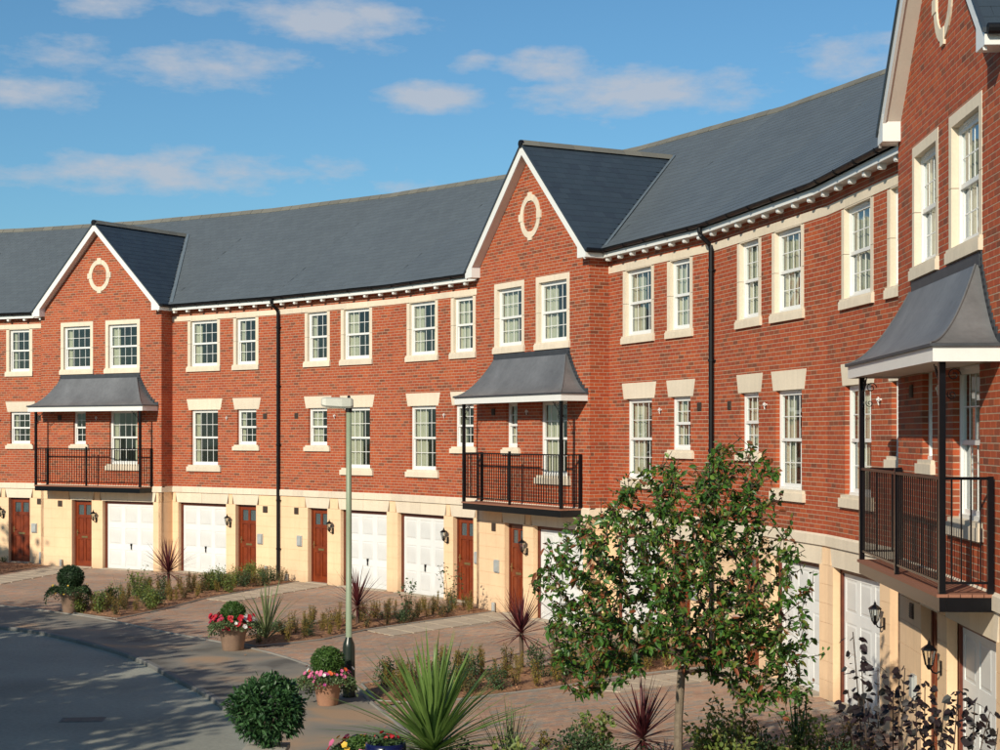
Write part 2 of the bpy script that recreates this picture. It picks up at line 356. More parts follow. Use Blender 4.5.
def lay_render(mb, mp, a0, a1, z0, z1, openings, T=None):
    H = .305; z = z0
    while z < z1-.01:
        zt = min(z+H-.005, z1)
        brk = sorted({z, zt}|{q for o in openings for q in (o[2], o[3]) if z+.002 < q < zt-.002})
        for za, zb in zip(brk[:-1], brk[1:]):
            zm = (za+zb)/2; cuts = []
            for o in openings:
                if o[2] < zm < o[3]: cuts.append((o[0], o[1]))
            for s, e in intervals(a0, a1, cuts):
                c = MB(); c.hexa([mp(a, d, zz) for a in (s, e) for d in (-.12, 0) for zz in (za, zb)]); c.build('render_course', M['render'], T)
        z += H
    for s, e in intervals(a0, a1, [(o[0], o[1]) for o in openings if o[2] < .5]):
        c = MB(); c.hexa([mp(a, d, zz) for a in (s+.001, e-.001) for d in (-.119, -.008) for zz in (z0, 2.12)]); c.build('rendered_wall', M['render'], T)

# ------------------------------------------------------------------ window / door kit (shared meshes, origin at opening's lower-left on the wall plane)
MC = {}
def cached(key, fn):
    if key not in MC: MC[key] = fn()
    return MC[key]
SET = .075
def win_frame(w, h):
    b = MB(); d0, d1 = -SET-.07, -SET; t = .045
    b.box(0, t, d0, d1, 0, h); b.box(w-t, w, d0, d1, 0, h); b.box(t, w-t, d0, d1, h-t, h); b.box(t, w-t, d0, d1+.02, 0, t)
    # sashes: upper sash sits forward of the lower one
    hm = h/2
    for (za, zb, dd) in ((hm-.028, h-t, -.008), (t, hm+.02, -.032)):
        s = .042; a0, a1 = t, w-t
        b.box(a0, a0+s, d0+.01, -SET+dd, za, zb); b.box(a1-s, a1, d0+.01, -SET+dd, za, zb)
        b.box(a0+s, a1-s, d0+.012, -SET+dd-.002, za, za+s+.012); b.box(a0+s, a1-s, d0+.012, -SET+dd-.002, zb-s, zb)
    # trickle vent over the head
    b.box(w*.25, w*.75, -SET, -SET+.018, h-t+.015, h-t+.04)
    return b.mesh('window_frame', M['upvc'])
def win_bars(w, h, nc):
    b = MB(); t = .087; hm = h/2
    for (za, zb, dd) in ((hm+.03, h-t, -.02), (t+.005, hm-.028, -.044)):
        for i in range(1, nc):
            u = t+(w-2*t)*i/nc; b.box(u-.0075, u+.0075, -SET+dd-.014, -SET+dd-.006, za, zb)
        zc = (za+zb)/2; b.box(t, w-t, -SET+dd-.0135, -SET+dd-.0065, zc-.0075, zc+.0075)
    return b.mesh('glazing_bars', M['upvc'])
def make_window(parent, u, z, w, h, nc, n, style, seed):
    """style: dict(surround, lintel, sill)"""
    key = (round(w, 3), round(h, 3), nc)
    wd = link('window', cached(('f',)+key, lambda: win_frame(w, h)), parent, loc=(u, -n, z))
    link('glazing_bar', cached(('b',)+key, lambda: win_bars(w, h, nc)), wd)
    t = .087; hm = h/2; rr = random.Random(seed)
    for (za, zb, dd) in ((hm+.03, h-t, -.032), (t+.005, hm-.028, -.056)):
        pw = (w-2*t)/nc; zc = (za+zb)/2
        ph = zc-za
        def pane():
            b = MB(); b.quad((-pw/2, 0, -ph/2), (pw/2, 0, -ph/2), (pw/2, 0, ph/2), (-pw/2, 0, ph/2)); return b.mesh('pane', M['glass'])
        me = cached(('p', round(pw, 4), round(ph, 4)), pane)
        for i in range(nc):
            for j in range(2):
                p = link('pane', me, wd, loc=(t+pw*(i+.5), SET-dd, za+ph*(j+.5)))
                p.rotation_euler = (rr.uniform(-.0022, .006), 0, rr.uniform(-.008, .008))
    # dark room and curtains behind the glass
    def room():
        b = MB(); d = 1.3; e = .25; n0 = -SET-.071
        b.quad((-e, d, -e), (w+e, d, -e), (w+e, d, h+e), (-e, d, h+e))
        b.quad((-e, -n0, -e), (-e, d, -e), (-e, d, h+e), (-e, -n0, h+e)); b.quad((w+e, -n0, -e), (w+e, d, -e), (w+e, d, h+e), (w+e, -n0, h+e))
        b.quad((-e, -n0, -e), (w+e, -n0, -e), (w+e, d, -e), (-e, d, -e)); b.quad((-e, -n0, h+e), (w+e, -n0, h+e), (w+e, d, h+e), (-e, d, h+e))
        for (a, c, s, f) in ((-e, .002, -e, h+e), (w-.002, w+e, -e, h+e), (0, w, -e, 0), (0, w, h, h+e)): b.quad((a, -n0+.004, s), (c, -n0+.004, s), (c, -n0+.004, f), (a, -n0+.004, f))
        return b.mesh('room_wall', M['room'])
    link('room_wall', cached(('r',)+key, room), wd)
    def curtain(width, full):
        b = MB(); N = max(8, int(width/.022)); k = len(b.v)
        for i in range(N+1):
            x = width*i/N; y = .19+.022*math.sin(i*1.1)+.008*math.sin(i*2.7)
            b.v += [(x, y, .0), (x, y, h)]
        b.f += [(2*i, 2*i+2, 2*i+3, 2*i+1) for i in range(N)]
        return b.mesh('curtain', M['curtain'], True)
    cw, cw2 = (rr.choice([.2, .30, .38]), rr.choice([.15, .22, .1])) if seed < 42 else (rr.choice([.45, .6, .52, .38]), rr.choice([.18, .26]))
    if w > .7:
        link('curtain', cached(('c', cw)+key, lambda: curtain(w*cw, 0)), wd)
        link('curtain', cached(('c', cw2)+key, lambda: curtain(w*cw2, 0)), wd, loc=(w*(1-cw2), 0, 0))
    elif rr.random() < .7:
        link('curtain', cached(('c', .3)+key, lambda: curtain(w*.3, 0)), wd)
    def stone(name, fn):
        def mk():
            b = MB(); fn(b); return b.mesh(name, M['stone'])
        link(name, cached((name, style.get('id'))+key, mk), wd)
    if style.get('surround'):
        s = .125
        def jl(b): b.box(-s, 0, -.16, .006, h*.5+.004, h+.0); b.box(-s, 0, -.16, .006, 0, h*.5-.004)
        def jr(b): b.box(w, w+s, -.16, .006, h*.5+.004, h+.0); b.box(w, w+s, -.16, .006, 0, h*.5-.004)
        stone('stone_jamb', jl)
        def mk2():
            b = MB(); jr(b); return b.mesh('stone_jamb', M['stone'])
        link('stone_jamb', cached(('jr',)+key, mk2), wd)
        stone('sill', lambda b: (b.box(-s-.03, w+s+.03, -.16, .05, -.16, -.035), b.box(-s-.02, w+s+.02, -.16, .035, -.035, -.001)))
        if style['surround'] == 'full':
            stone('lintel', lambda b: b.box(-s, w+s, -.16, .006, h, h+.135))
        else:
            stone('lintel', lambda b: b.box(0, w, -.16, .001, h, h+.02))
    else:
        stone('lintel', lambda b: b.prism([(-.11, h), (w+.11, h), (w+.2, h+.33), (-.2, h+.33)], -.12, .005))
        hs_ = style.get('sill_h', .17)
        stone('sill', lambda b: (b.box(-.16, w+.16, -.12, .06, -hs_, -.05), b.box(-.10, w+.10, -.12, .04, -.05, -.001)))
    return wd
def make_door(parent, u, z, w, h, n):
    def frame():
        b = MB(); t = .06; d0, d1 = -.2, -.12
        b.box(0, t, d0, d1, 0, h); b.box(w-t, w, d0, d1, 0, h); b.box(t, w-t, d0, d1, h-t, h)
        return b.mesh('front_door', M['woodframe'])
    fd = link('front_door', cached(('df', w, h), frame), parent, loc=(u, -n, z))
    a0, a1 = .062, w-.062; lw = a1-a0; d0, d1 = -.185, -.14
    def leaf():
        b = MB(); zt = h-.065; s = .10
        # stiles and rails with recessed fields
        zr = [0.01, .20, .92, 1.06, 1.60, 1.68, zt-.09, zt]
        b.box(a0, a0+s, d0, d1, .01, zt); b.box(a1-s, a1, d0, d1, .01, zt)
        for q0, q1 in ((.01, .20), (.88, 1.04), (1.56, 1.66), (zt-.09, zt)): b.box(a0+s, a1-s, d0, d1-.001, q0, q1)
        c = (a0+a1)/2; b.box(c-.045, c+.045, d0, d1-.002, .2, .88); b.box(c-.045, c+.045, d0, d1-.002, 1.04, 1.56); b.box(c-.045, c+.045, d0, d1-.002, 1.66, zt-.09)
        return b.mesh('door_leaf', M['wood'])
    link('door_leaf', cached(('dl', w, h), leaf), fd)
    def pan(zz0, zz1):
        b = MB(); s = .10; c = (a0+a1)/2
        b.box(a0+s, c-.045, d0+.003, d1-.022, zz0, zz1); b.box(a0+s+.035, c-.08, d0, d1-.010, zz0+.035, zz1-.035)
        return b.mesh('door_panel', M['wood'])
    c = (a0+a1)/2; dx = c+.045-(a0+.10)
    for q0, q1 in ((.2, .88), (1.04, 1.56)):
        me = cached(('dp', w, q0), lambda: pan(q0, q1))
        link('door_panel', me, fd); link('door_panel', me, fd, loc=(dx, 0, 0))
    def gp():
        b = MB(); zt = h-.065; b.box(a0+.1, c-.045, d0+.01, d1-.03, 1.66, zt-.09); return b.mesh('pane', M['dglass'])
    me = cached(('dg', w, h), gp); link('pane', me, fd); link('pane', me, fd, loc=(dx, 0, 0))
    def lp():
        b = MB(); b.box(c-.13, c+.13, d1, d1+.012, .93, .985); return b.mesh('letter_plate', M['brass'])
    link('letter_plate', cached(('lp', w), lp), fd)
    def hd():
        b = MB(); b.box(a0+.035, a0+.065, d1, d1+.012, .98, 1.18); b.tube([(a0+.05, -d1, 1.1), (a0+.05, -d1-.05, 1.1), (a0+.15, -d1-.05, 1.1)], .009, 6); return b.mesh('door_handle', M['brass'])
    link('door_handle', cached(('dh', w), hd), fd)
    def th():
        b = MB(); b.box(-.03, w+.03, -.2, .05, -.005, .03); return b.mesh('threshold', M['slab'])
    link('threshold', cached(('th', w), th), fd)
M['dglass'] = mat('obscure_door_glass', (.10, .13, .14), .12, .25, 30)
def make_garage(parent, u, z, w, h, n):
    def frame():
        b = MB(); t = .065; d0, d1 = -.24, -.13
        b.box(0, t, d0, d1, 0, h); b.box(w-t, w, d0, d1, 0, h); b.box(t, w-t, d0, d1, h-.085, h); return b.mesh('garage_door', M['woodframe'])
    g = link('garage_door', cached(('gf', w, h), frame), parent, loc=(u, -n, z))
    a0, a1 = .067, w-.067; zt = h-.087; d0, d1 = -.22, -.165
    def slab():
        b = MB(); b.box(a0, a1, d0, d1-.010, .015, zt)
        # proud stiles and rails around the nine panels
        cw = (a1-a0)/3; rh = (zt-.015)/3
        m = .085
        for i in range(4):
            x = a0+cw*i; b.box(max(a0, x-m), min(a1, x+m), d1-.010, d1, .015, zt)
        for i in range(3):
            x0 = a0+cw*i+m; x1 = a0+cw*(i+1)-m
            for j in range(4):
                zz = .015+rh*j; b.box(x0, x1, d1-.010, d1-.0005, max(.015, zz-m), min(zt, zz+m))
        return b.mesh('door_slab', M['garage'])
    link('door_slab', cached(('gs', w, h), slab), g)
    cw = (a1-a0)/3; rh = (zt-.015)/3
    def pan():
        b = MB(); x = cw/2-.085; y = rh/2-.085; d = .05
        o = [(-x, -.0005, -y), (x, -.0005, -y), (x, -.0005, y), (-x, -.0005, y)]; i_ = [(-x+d, -.008, -y+d), (x-d, -.008, -y+d), (x-d, -.008, y-d), (-x+d, -.008, y-d)]
        i0 = [(-x+d*.6, -.0005, -y+d*.6), (x-d*.6, -.0005, -y+d*.6), (x-d*.6, -.0005, y-d*.6), (-x+d*.6, -.0005, y-d*.6)]
        b.add(o+i0+i_, [(0, 1, 5, 4), (1, 2, 6, 5), (2, 3, 7, 6), (3, 0, 4, 7), (4, 5, 9, 8), (5, 6, 10, 9), (6, 7, 11, 10), (7, 4, 8, 11), (8, 9, 10, 11)]); return b.mesh('door_panel', M['garage'])
    me = cached(('gp', w, h), pan)
    for i in range(3):
        for j in range(3): link('door_panel', me, g, loc=(a0+cw*(i+.5), -(d1-.0102), .015+rh*(j+.5)))
    def hd():
        b = MB(); c = (a0+a1)/2; b.box(c-.035, c+.035, d1, d1+.02, .74, .81); b.tube([(c+.015, -d1-.03, .79), (c+.018, -d1-.035, .63)], .016, 6); return b.mesh('door_handle', M['black'])
    link('door_handle', cached(('gh', w), hd), g)
    def sl_():
        b = MB(); b.box(-.02, w+.02, -.24, .12, -.008, .018); return b.mesh('threshold', M['slab'])
    link('threshold', cached(('gt', w), sl_), g)
def make_lantern(parent, u, n, z):
    def body():
        b = MB(); c = (0, -.165, 0)
        b.tube([(0, -.012, -.02), (0, -.012, .0)], .001, 4)
        b.prism([(-.035, -.13), (.035, -.13), (.035, .06), (-.035, .06)], 0, .02)
        b.tube([(0, -.02, -.08), (0, -.07, -.11), (0, -.12, -.09), (0, -.155, -.03)], .013, 6)
        b.lathe([(.012, -.06), (.03, -.04), (.045, -.01), (.05, .0)], c, 6)
        b.lathe([(.115, .20), (.10, .225), (.055, .26), (.03, .275), (.018, .29), (.024, .30), (.006, .33), (.002, .36)], c, 6)
        b.lathe([(.115, .20), (.09, .2)], c, 6)
        for k in range(6):
            t = math.pi*2*k/6; b.tube([(c[0]+.05*math.cos(t), c[1]+.05*math.sin(t), 0), (c[0]+.095*math.cos(t), c[1]+.095*math.sin(t), .205)], .007, 4)
        b.lathe([(.018, 0), (.018, .1), (.0, .1)], c, 8)
        return b.mesh('wall_lantern', M['iron'])
    l = link('wall_lantern', cached('lan', body), parent, loc=(u, -n, z)); l.scale = (.86, .86, .86)
    def gl():
        b = MB(); b.lathe([(.046, 0.002), (.09, .203)], (0, -.165, 0), 6); return b.mesh('lantern_glass', M['lglass'])
    link('lantern_glass', cached('lang', gl), l)

# ------------------------------------------------------------------ houses
MAINZ0, SLOPE, EAVE_N = 8.20, .717, .25
RID_N, GCU = -4.5, 2.62
def zmain(n): return MAINZ0+SLOPE*(EAVE_N-n)
GTOP, GSL = 10.86, .965
P_ = .478
# (kind, x, y, heading, width)
H_ = [('B', 0, 0, -.2960, 5.05), ('A', 0, 0, -.4260, 4.68),
      ('G', -14.5428, 52.854, -.5583, 5.2621), ('A', -10.0798, 50.0663, -.6786, 4.7572), ('B', -6.3766, 47.0801, -.8022, 5.0341), ('A', -2.8771, 43.4613, -.941, 4.6357),
      ('G', -.1466, 39.7151, -1.0706, 5.2063), ('A', 2.3504, 35.1466, -1.2041, 4.7322), ('B', 4.047, 30.7291, -1.3471, 5.1171), ('A', 5.1821, 25.7395, -1.466, 4.5966),
      ('G', 5.6628, 21.1681, -1.616, 5.2342), ('A', 0, 0, -1.745, 4.68)]
H_ = [list(h) for h in H_]
for i in (1, 0):
    k, x, y, ph, w = H_[i]; nx, ny = H_[i+1][1], H_[i+1][2]
    H_[i][1] = nx-w*math.cos(ph); H_[i][2] = ny-w*math.sin(ph)
k, x, y, ph, w = H_[10]; H_[11][1] = x+w*math.cos(ph); H_[11][2] = y+w*math.sin(ph)
LAB = ['brick townhouse at the far left end, beyond the left edge of the picture',
       'brick townhouse with its ground floor in tree shade, left of the leftmost gable',
       'leftmost gabled brick townhouse with lead canopy and iron balcony, in full view',
       'brick townhouse directly right of the leftmost gable, white garage beside brown door',
       'brick townhouse behind the street lamp, right of the left drainpipe, door left of garage',
       'brick townhouse directly left of the middle gable, garage left of brown door',
       'middle gabled brick townhouse with lead canopy and balcony, left of the young tree',
       'brick townhouse just right of the middle gable, its ground floor behind the young tree',
       'brick townhouse right of the right drainpipe, its door hidden behind the young tree',
       'brick townhouse directly left of the nearest gable, garage beside burgundy shrub',
       'nearest gabled brick townhouse at the right edge with large lead canopy and balcony',
       'brick townhouse past the nearest gable, beyond the right edge of the picture']
def slate_rows(mb, fn_pt, s_len, a_range, nrm, skip=None, wid=.29, exp=.20):
    """fn_pt(a, s) -> point on the plane at distance s up slope; a_range(s)->(a0,a1)"""
    rows = int(s_len/exp)+1
    for i in range(rows):
        s0 = i*exp; s1 = min(s0+exp+.05, s_len+.02)
        a0, a1 = a_range(min(s0+exp*.5, s_len)); off = (wid/2 if i % 2 else 0)
        if a1-a0 < .05: continue
        k = math.floor((a0+off)/wid); x = k*wid-off
        while x < a1:
            b0 = max(x+.002, a0); b1 = min(x+wid-.002, a1)
            if b1-b0 > .03 and not (skip and skip((b0+b1)/2, (s0+s1)/2)):
                j = random.uniform(0, .0015); l0 = .0145+j; l1 = .010
                jj = random.uniform(-.004, .004)
                P = [fn_pt(b0, s0+jj), fn_pt(b1, s0+jj), fn_pt(b1, s1), fn_pt(b0, s1)]
                T = [P[0]+nrm*l0, P[1]+nrm*l0, P[2]+nrm*l1, P[3]+nrm*l1]
                B = [P[0]+nrm*(l0-.006), P[1]+nrm*(l0-.006)]
                mb.add([tuple(q) for q in T+B], [(0, 1, 2, 3), (4, 5, 1, 0), (4, 0, 3), (5, 2, 1)])
            x += wid
tH = [None]*len(H_)
for hi_, (kind, hx, hy, ph, w) in enumerate(H_):
    T = thing('town_house', LAB[hi_], 'house', (hx, hy, 0), ph, 'townhouses of the crescent'); tH[hi_] = T
    tl = math.tan(abs(ph-H_[hi_-1][3])/2) if hi_ > 0 else .066
    tr = math.tan(abs(H_[hi_+1][3]-ph)/2) if hi_ < len(H_)-1 else .066
    G = kind == 'G'; p = P_ if G else 0.
    lk = H_[hi_-1][0] if hi_ > 0 else 'A'; rk = H_[hi_+1][0] if hi_ < len(H_)-1 else 'A'
    mL = 0 if (lk == 'G' or G) else tl; mR = 0 if (rk == 'G' or G) else tr
    front = lambda a, d, z, p=p: (a, -(p+d), z)
    # --- openings
    if kind == 'A':
        gar = (.27, 2.45); dor = (2.87, 3.76)
        w2 = [(.84, 2.06, 4), (2.90, 3.74, 3)]; w1 = [(.87, 2.09, 3.28, 4), (2.94, 3.77, 3.90, 3)]
    elif kind == 'B':
        gar = (2.82, 4.80); dor = (1.34, 2.23)
        w2 = [(1.32, 2.22, 3), (2.96, 4.07, 4)]; w1 = [(1.36, 2.22, 3.90, 3), (3.0, 4.1, 3.28, 4)]
    else:
        gar = (2.76, 4.92); dor = (1.40, 2.28)
        w2 = [(1.03, 2.22, 4), (3.01, 4.24, 4)]; w1 = [(1.47, 2.02, 3.90, 2), (3.06, 4.26, 3.28, 4)]
    gops = [(gar[0], gar[1], 0, 2.13), (dor[0], dor[1], 0, 2.13)]
    lint = [(gar[0]-.12, gar[1]+.12, 2.13, 2.44), (dor[0]-.14, dor[1]+.12, 2.13, 2.44)]
    lint = [(max(.0, a), min(w, b), c, d) for a, b, c, d in lint]
    # --- rendered ground storey
    b = MB(); lay_render(b, front, 0, w, 0, 2.44, gops+lint, T)
    if G:
        rr_ = lambda a, d, z: (w+d, -(p-a), z)
        lay_render(b, rr_, .0, p-.0, 0, 2.44, [], T)
        ll_ = lambda a, d, z: (-d, -(p-a), z)
        lay_render(b, ll_, .0, p, 0, 2.44, [], T)
    # back, sides of the block so no light comes through
    b = MB(); b.quad((-.4, 9.4, -.2), (w+.9, 9.4, -.2), (w+.9, 9.4, 8.1), (-.4, 9.4, 8.1))
    if hi_ in (0, len(H_)-1):
        for uu in (0 if hi_ == 0 else w,): b.quad((uu, 0, -.2), (uu, 9.4, -.2), (uu, 9.4, 8.1), (uu, 0, 8.1)); b.add([(uu, 0, 8.1), (uu, 9.4, 8.1), (uu, 4.5, 11.5)], [(0, 1, 2)])
    b.quad((0, .35-p, 2.5), (w, .35-p, 2.5), (w, 9.3, 2.5), (0, 9.3, 2.5))
    b.build('rear_wall', M['mortar'], T)
    # lintels of the ground storey (splayed stones)
    for a0, a1, za, zb in lint:
        cnt = 2 if a1-a0 > 1.5 else 1
        for k in range(cnt):
            s0 = a0+(a1-a0)*k/cnt+(.003 if k else 0); s1 = a0+(a1-a0)*(k+1)/cnt-(.003 if k < cnt-1 else 0)
            sp0 = .08 if k == 0 else 0; sp1 = .08 if k == cnt-1 else 0
            b = MB(); b.prism([(s0+sp0, za), (s1-sp1, za), (s1, zb-.001), (s0, zb-.001)], p-.13, p+.004); b.build('lintel', M['stone'], T)
    make_garage(T, gar[0], 0, gar[1]-gar[0], 2.13, p)
    make_door(T, dor[0], 0, dor[1]-dor[0], 2.13, p)
    # string course stones
    def stones(z0, z1, nb, nf, a0, a1, step, name, mLx, mRx, cham=.0):
        n = max(1, round((a1-a0)/step)); jit = [0]+[random.uniform(-.12, .12) for _ in range(n-1)]+[0]
        for k in range(n):
            x0 = a0+(a1-a0)*k/n+jit[k]; x1 = a0+(a1-a0)*(k+1)/n+jit[k+1]
            bb = MB(); bb.box(x0+(.002 if k else 0), x1-(.002 if k < n-1 else 0), nb, nf, z0, z1-cham, mL=mLx if k == 0 else 0, mR=mRx if k == n-1 else 0)
            if cham:
                q = [(x0+(.002 if k else nb*mLx), -nb, z1-cham), (x1-(.002 if k < n-1 else nb*mRx), -nb, z1-cham)]
                f0 = x0+(.002 if k else nf*mLx); f1 = x1-(.002 if k < n-1 else nf*mRx)
                bb.add([(f0, -nf, z1-cham), (f1, -nf, z1-cham), (q[1][0], -(nf-.035), z1), (q[0][0], -(nf-.035), z1), (q[1][0], -nb, z1), (q[0][0], -nb, z1)], [(0, 1, 2, 3), (3, 2, 4, 5)])
            bb.build(name, M['stone'], T)
    stones(2.44, 2.62, p-.12, p+.042, 0 if not G else -.042, w if not G else w+.042, .62, 'string_course_stone', mL, mR, .03)
    if G:
        for sx, s0 in ((w, 1), (0, -1)):
            b = MB(); x0, x1 = (w-.1, w+.0418) if s0 > 0 else (-.0418, .1)
            b.box(x0, x1, .0, p-.121, 2.4402, 2.6198); b.build('string_course_stone', M['stone'], T)
    # --- brickwork
    bz0 = 2.62
    brick = MB(); mort = MB(); ops = []
    for a0, a1, zb, nc in w1: ops += [(a0, a1, zb, 4.95), (a0-.11, a1+.11, 4.95, 5.28, .085), (a0-.14, a1+.14, zb-.16, zb)]
    if G:
        for a0, a1, nc in w2: ops += [(a0-.125, a1+.125, 6.27, 7.63+.135), (a0-.16, a1+.16, 6.12, 6.27)]
        sl = lambda z: (GCU-(GTOP-.16-z)/GSL, GCU+(GTOP-.16-z)/GSL)
        solo = [] if hi_ == 10 else None
        lay_bricks(brick, mort, front, 0, w, bz0, GTOP-.2, ops, slope=sl, solo=solo, solo_test=(lambda a, z: 3.95 < a < 5.1 and z < 8.6) if hi_ == 10 else None)
        if solo:
            def bm_():
                q = MB(); q.box(-.106, .106, -.02, .0, -.03125, .03125, skip=(2,)); return q.mesh('brick', M['brick'])
            me = bm_()
            for (x0, x1, za, zb) in solo:
                o = link('brick', me, T, loc=((x0+x1)/2, -p-random.uniform(-.0003, .0009), (za+zb)/2))
        for mp in ((lambda a, d, z: (w+d, -(p-a), z)), (lambda a, d, z: (-d, -(p-a), z))):
            lay_bricks(brick, mort, mp, .021, p-.0, bz0, 8.06, [])
            mort.quad(mp(.0022, -.0022, bz0), mp(.03, -.00225, bz0), mp(.03, -.00225, 8.06), mp(.0022, -.0022, 8.06))
    else:
        for a0, a1, nc in w2: ops += [(a0-.125, a1+.125, 6.27, 7.67), (a0-.16, a1+.16, 6.12, 6.27)]
        ops += [(-1, w+1, 7.67, 7.82)]
        lay_bricks(brick, mort, front, 0, w, bz0, 8.0, ops)
    brick.build('brickwork', M['brick'], T, kind='stuff'); mort.build('mortar', M['mortar'], T)
    # --- windows
    for q, (a0, a1, nc) in enumerate(w2):
        hh = 1.36 if G else 1.38
        make_window(T, a0, 6.27, a1-a0, hh, nc, p, dict(surround='full' if G else 'half', id='s2'+('g' if G else 'a')), hi_*10+q)
    for q, (a0, a1, zb, nc) in enumerate(w1):
        make_window(T, a0, zb, a1-a0, 4.95-zb, nc, p, dict(id='s1', sill_h=.19 if zb < 3.5 else .17), hi_*10+5+q)
    if not G:
        stones(7.67, 7.82, -.1, .008, 0, w, .95, 'frieze_stone', mL, mR)
    # --- eaves, gutter, corbels, main roof
    zr = zmain(RID_N); slen = math.hypot(EAVE_N-RID_N, zr-MAINZ0); cs = (EAVE_N-RID_N)/slen; sn = (zr-MAINZ0)/slen
    uL = lambda n: n*tl; uR = lambda n: w-n*tr
    if not G:
        b = MB(); b.box(0, w, .205, .23, 7.99, 8.09, mL=mL, mR=mR); b.build('fascia', M['white'], T)
        b = MB(); b.box(0, w, -.02, .204, 8.0, 8.015, mL=mL, mR=mR); b.build('soffit', M['white'], T)
        cbm = cached('corb', lambda: (lambda q: (q.box(-.042, .042, .09, .195, 7.925, 8.001), q.box(-.03, .03, .10, .185, 7.912, 7.925), q)[2])(MB()).mesh('corbel', M['white']))
        n = int(w/.59)
        for k in range(n): link('corbel', cbm, T, loc=(w*(k+.5)/n, 0, 0))
        b = MB(); seg = 8; pr = [(.295+.058*math.cos(math.pi+math.pi*j/seg), 8.155+.058*math.sin(math.pi+math.pi*j/seg)) for j in range(seg+1)]
        pr2 = [(.295+.050*math.cos(math.pi+math.pi*j/seg), 8.155+.050*math.sin(math.pi+math.pi*j/seg)) for j in range(seg+1)]
        pts = pr+pr2[::-1]
        k0 = len(pts); b.add([(uL(n_) if mL else 0, -n_, z_) for n_, z_ in pts]+[((uR(n_) if mR else w), -n_, z_) for n_, z_ in pts], [(i, (i+1) % k0, k0+(i+1) % k0, k0+i) for i in range(k0)])
        b.build('gutter', M['black'], T)
        gb = cached('gbr', lambda: (lambda q: (q.tube([(0, -.23, 8.16), (0, -.237, 8.13), (0, -.26, 8.10), (0, -.295, 8.088), (0, -.33, 8.10), (0, -.353, 8.13), (0, -.356, 8.16)], .012, 5), q)[1])(MB()).mesh('gutter_bracket', M['black']))
        for k in range(5): link('gutter_bracket', gb, T, loc=(w*(k+.5)/5, 0, 0))
    # roof base sheet and slates
    b = MB()
    for (n0, z0, n1, z1) in ((EAVE_N+.03, MAINZ0-.02, RID_N, zr), (RID_N, zr, -9.5, 8.0)):
        
        b.quad((uL(n0), -n0, z0), (uR(n0), -n0, z0), (uR(n1), -n1, z1), (uL(n1), -n1, z1))
    b.build('roof_deck', M['slate_new'], T)
    b = MB(); nr = Vector((0, -sn, cs))
    def rp(a, s): return Vector((a, -(EAVE_N+.04-s*cs), MAINZ0-.028+s*sn))
    def rng(s): n_ = EAVE_N+.04-s*cs; return (uL(n_), uR(n_))
    if G: skip = lambda a, s: (MAINZ0+s*sn) < GTOP-GSL*abs(a-GCU)-.05
    else: skip = None
    slate_rows(b, rp, slen+.04, rng, nr, skip); b.build('slates', M['slate'], T, kind='stuff')
    # ridge tiles
    rl = uR(RID_N)-uL(RID_N); nt_ = round(rl/.45); tw = rl/nt_
    rt = MB(); rt.add([(0, -.13, -.09), (0, 0, .035), (0, .13, -.09), (tw-.012, -.13, -.09), (tw-.012, 0, .035), (tw-.012, .13, -.09), (0, -.13, -.115), (tw-.012, -.13, -.115), (0, .13, -.115), (tw-.012, .13, -.115)], [(0, 1, 4, 3), (1, 2, 5, 4), (0, 3, 7, 6), (2, 5, 9, 8), (0, 1, 2), (3, 4, 5)])
    rme = rt.mesh('ridge_tile', M['ridge'])
    for k in range(nt_): link('ridge_tile', rme, T, loc=(uL(RID_N)+tw*k, -RID_N, zr+.045+random.uniform(-.003, .003)))
    if G:
        # gable roof
        gn0 = p+.24
        for side in (-1, 1):
            c_ = 1/math.hypot(1, GSL); s_ = GSL*c_
            L = 2.78/c_          # slope length from ridge to eave
            nr2 = Vector((side*s_, 0, c_))
            def gp_(a, s, side=side): # s up from eave, a = distance back from front
                r = (L-s)*c_; return Vector((GCU+side*r, -(gn0-a), GTOP-.03-GSL*r))
            def grng(s, side=side):
                r = (L-s)*c_; z = GTOP-.03-GSL*r; nv = min(EAVE_N+.05-(z-MAINZ0)/SLOPE, .44); return (0, gn0-nv+.06)
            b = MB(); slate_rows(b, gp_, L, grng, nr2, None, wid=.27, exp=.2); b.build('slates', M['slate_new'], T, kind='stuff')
            b = MB(); rE = L*c_; zE = GTOP-.035-GSL*rE
            b.add([(GCU, -gn0, GTOP-.035), (GCU+side*rE, -gn0, zE), (GCU+side*rE, -.2, zE), (GCU, 3.6, GTOP-.035)], [(0, 1, 2, 3)])
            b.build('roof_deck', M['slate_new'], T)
            # dark verge edge, bargeboard, soffit
            def slopepoly(r0, r1, dz0, dz1): return [(GCU+side*r0, GTOP+dz0-GSL*r0), (GCU+side*r1, GTOP+dz0-GSL*r1), (GCU+side*r1, GTOP+dz1-GSL*r1), (GCU+side*r0, GTOP+dz1-GSL*r0)]
            b = MB(); b.prism(slopepoly(0, 2.80, -.002, -.055), gn0-.02, gn0+.02); b.build('verge', M['slate_new'], T)
            b = MB(); b.prism(slopepoly(0, 2.72, -.057, -.285), gn0-.045, gn0-.008); b.build('bargeboard', M['white'], T)
            b = MB(); b.prism(slopepoly(0, 2.70, -.24, -.262), p-.02, gn0-.046); b.build('soffit', M['soffit'], T)
            # kneeler box at the foot
            r0, r1 = 2.40, 2.80; uu = [GCU+side*r for r in (r0, r1)]; zz = GTOP-.30-GSL*2.5
            b = MB(); b.prism([(uu[0]+side*.04, 7.99), (uu[1]-side*.02, 7.99), (uu[1]-side*.02, GTOP-.06-GSL*r1), (uu[0]+side*.04, GTOP-.2-GSL*r0)], p+.003, gn0-.006); b.build('kneeler', M['white'], T)
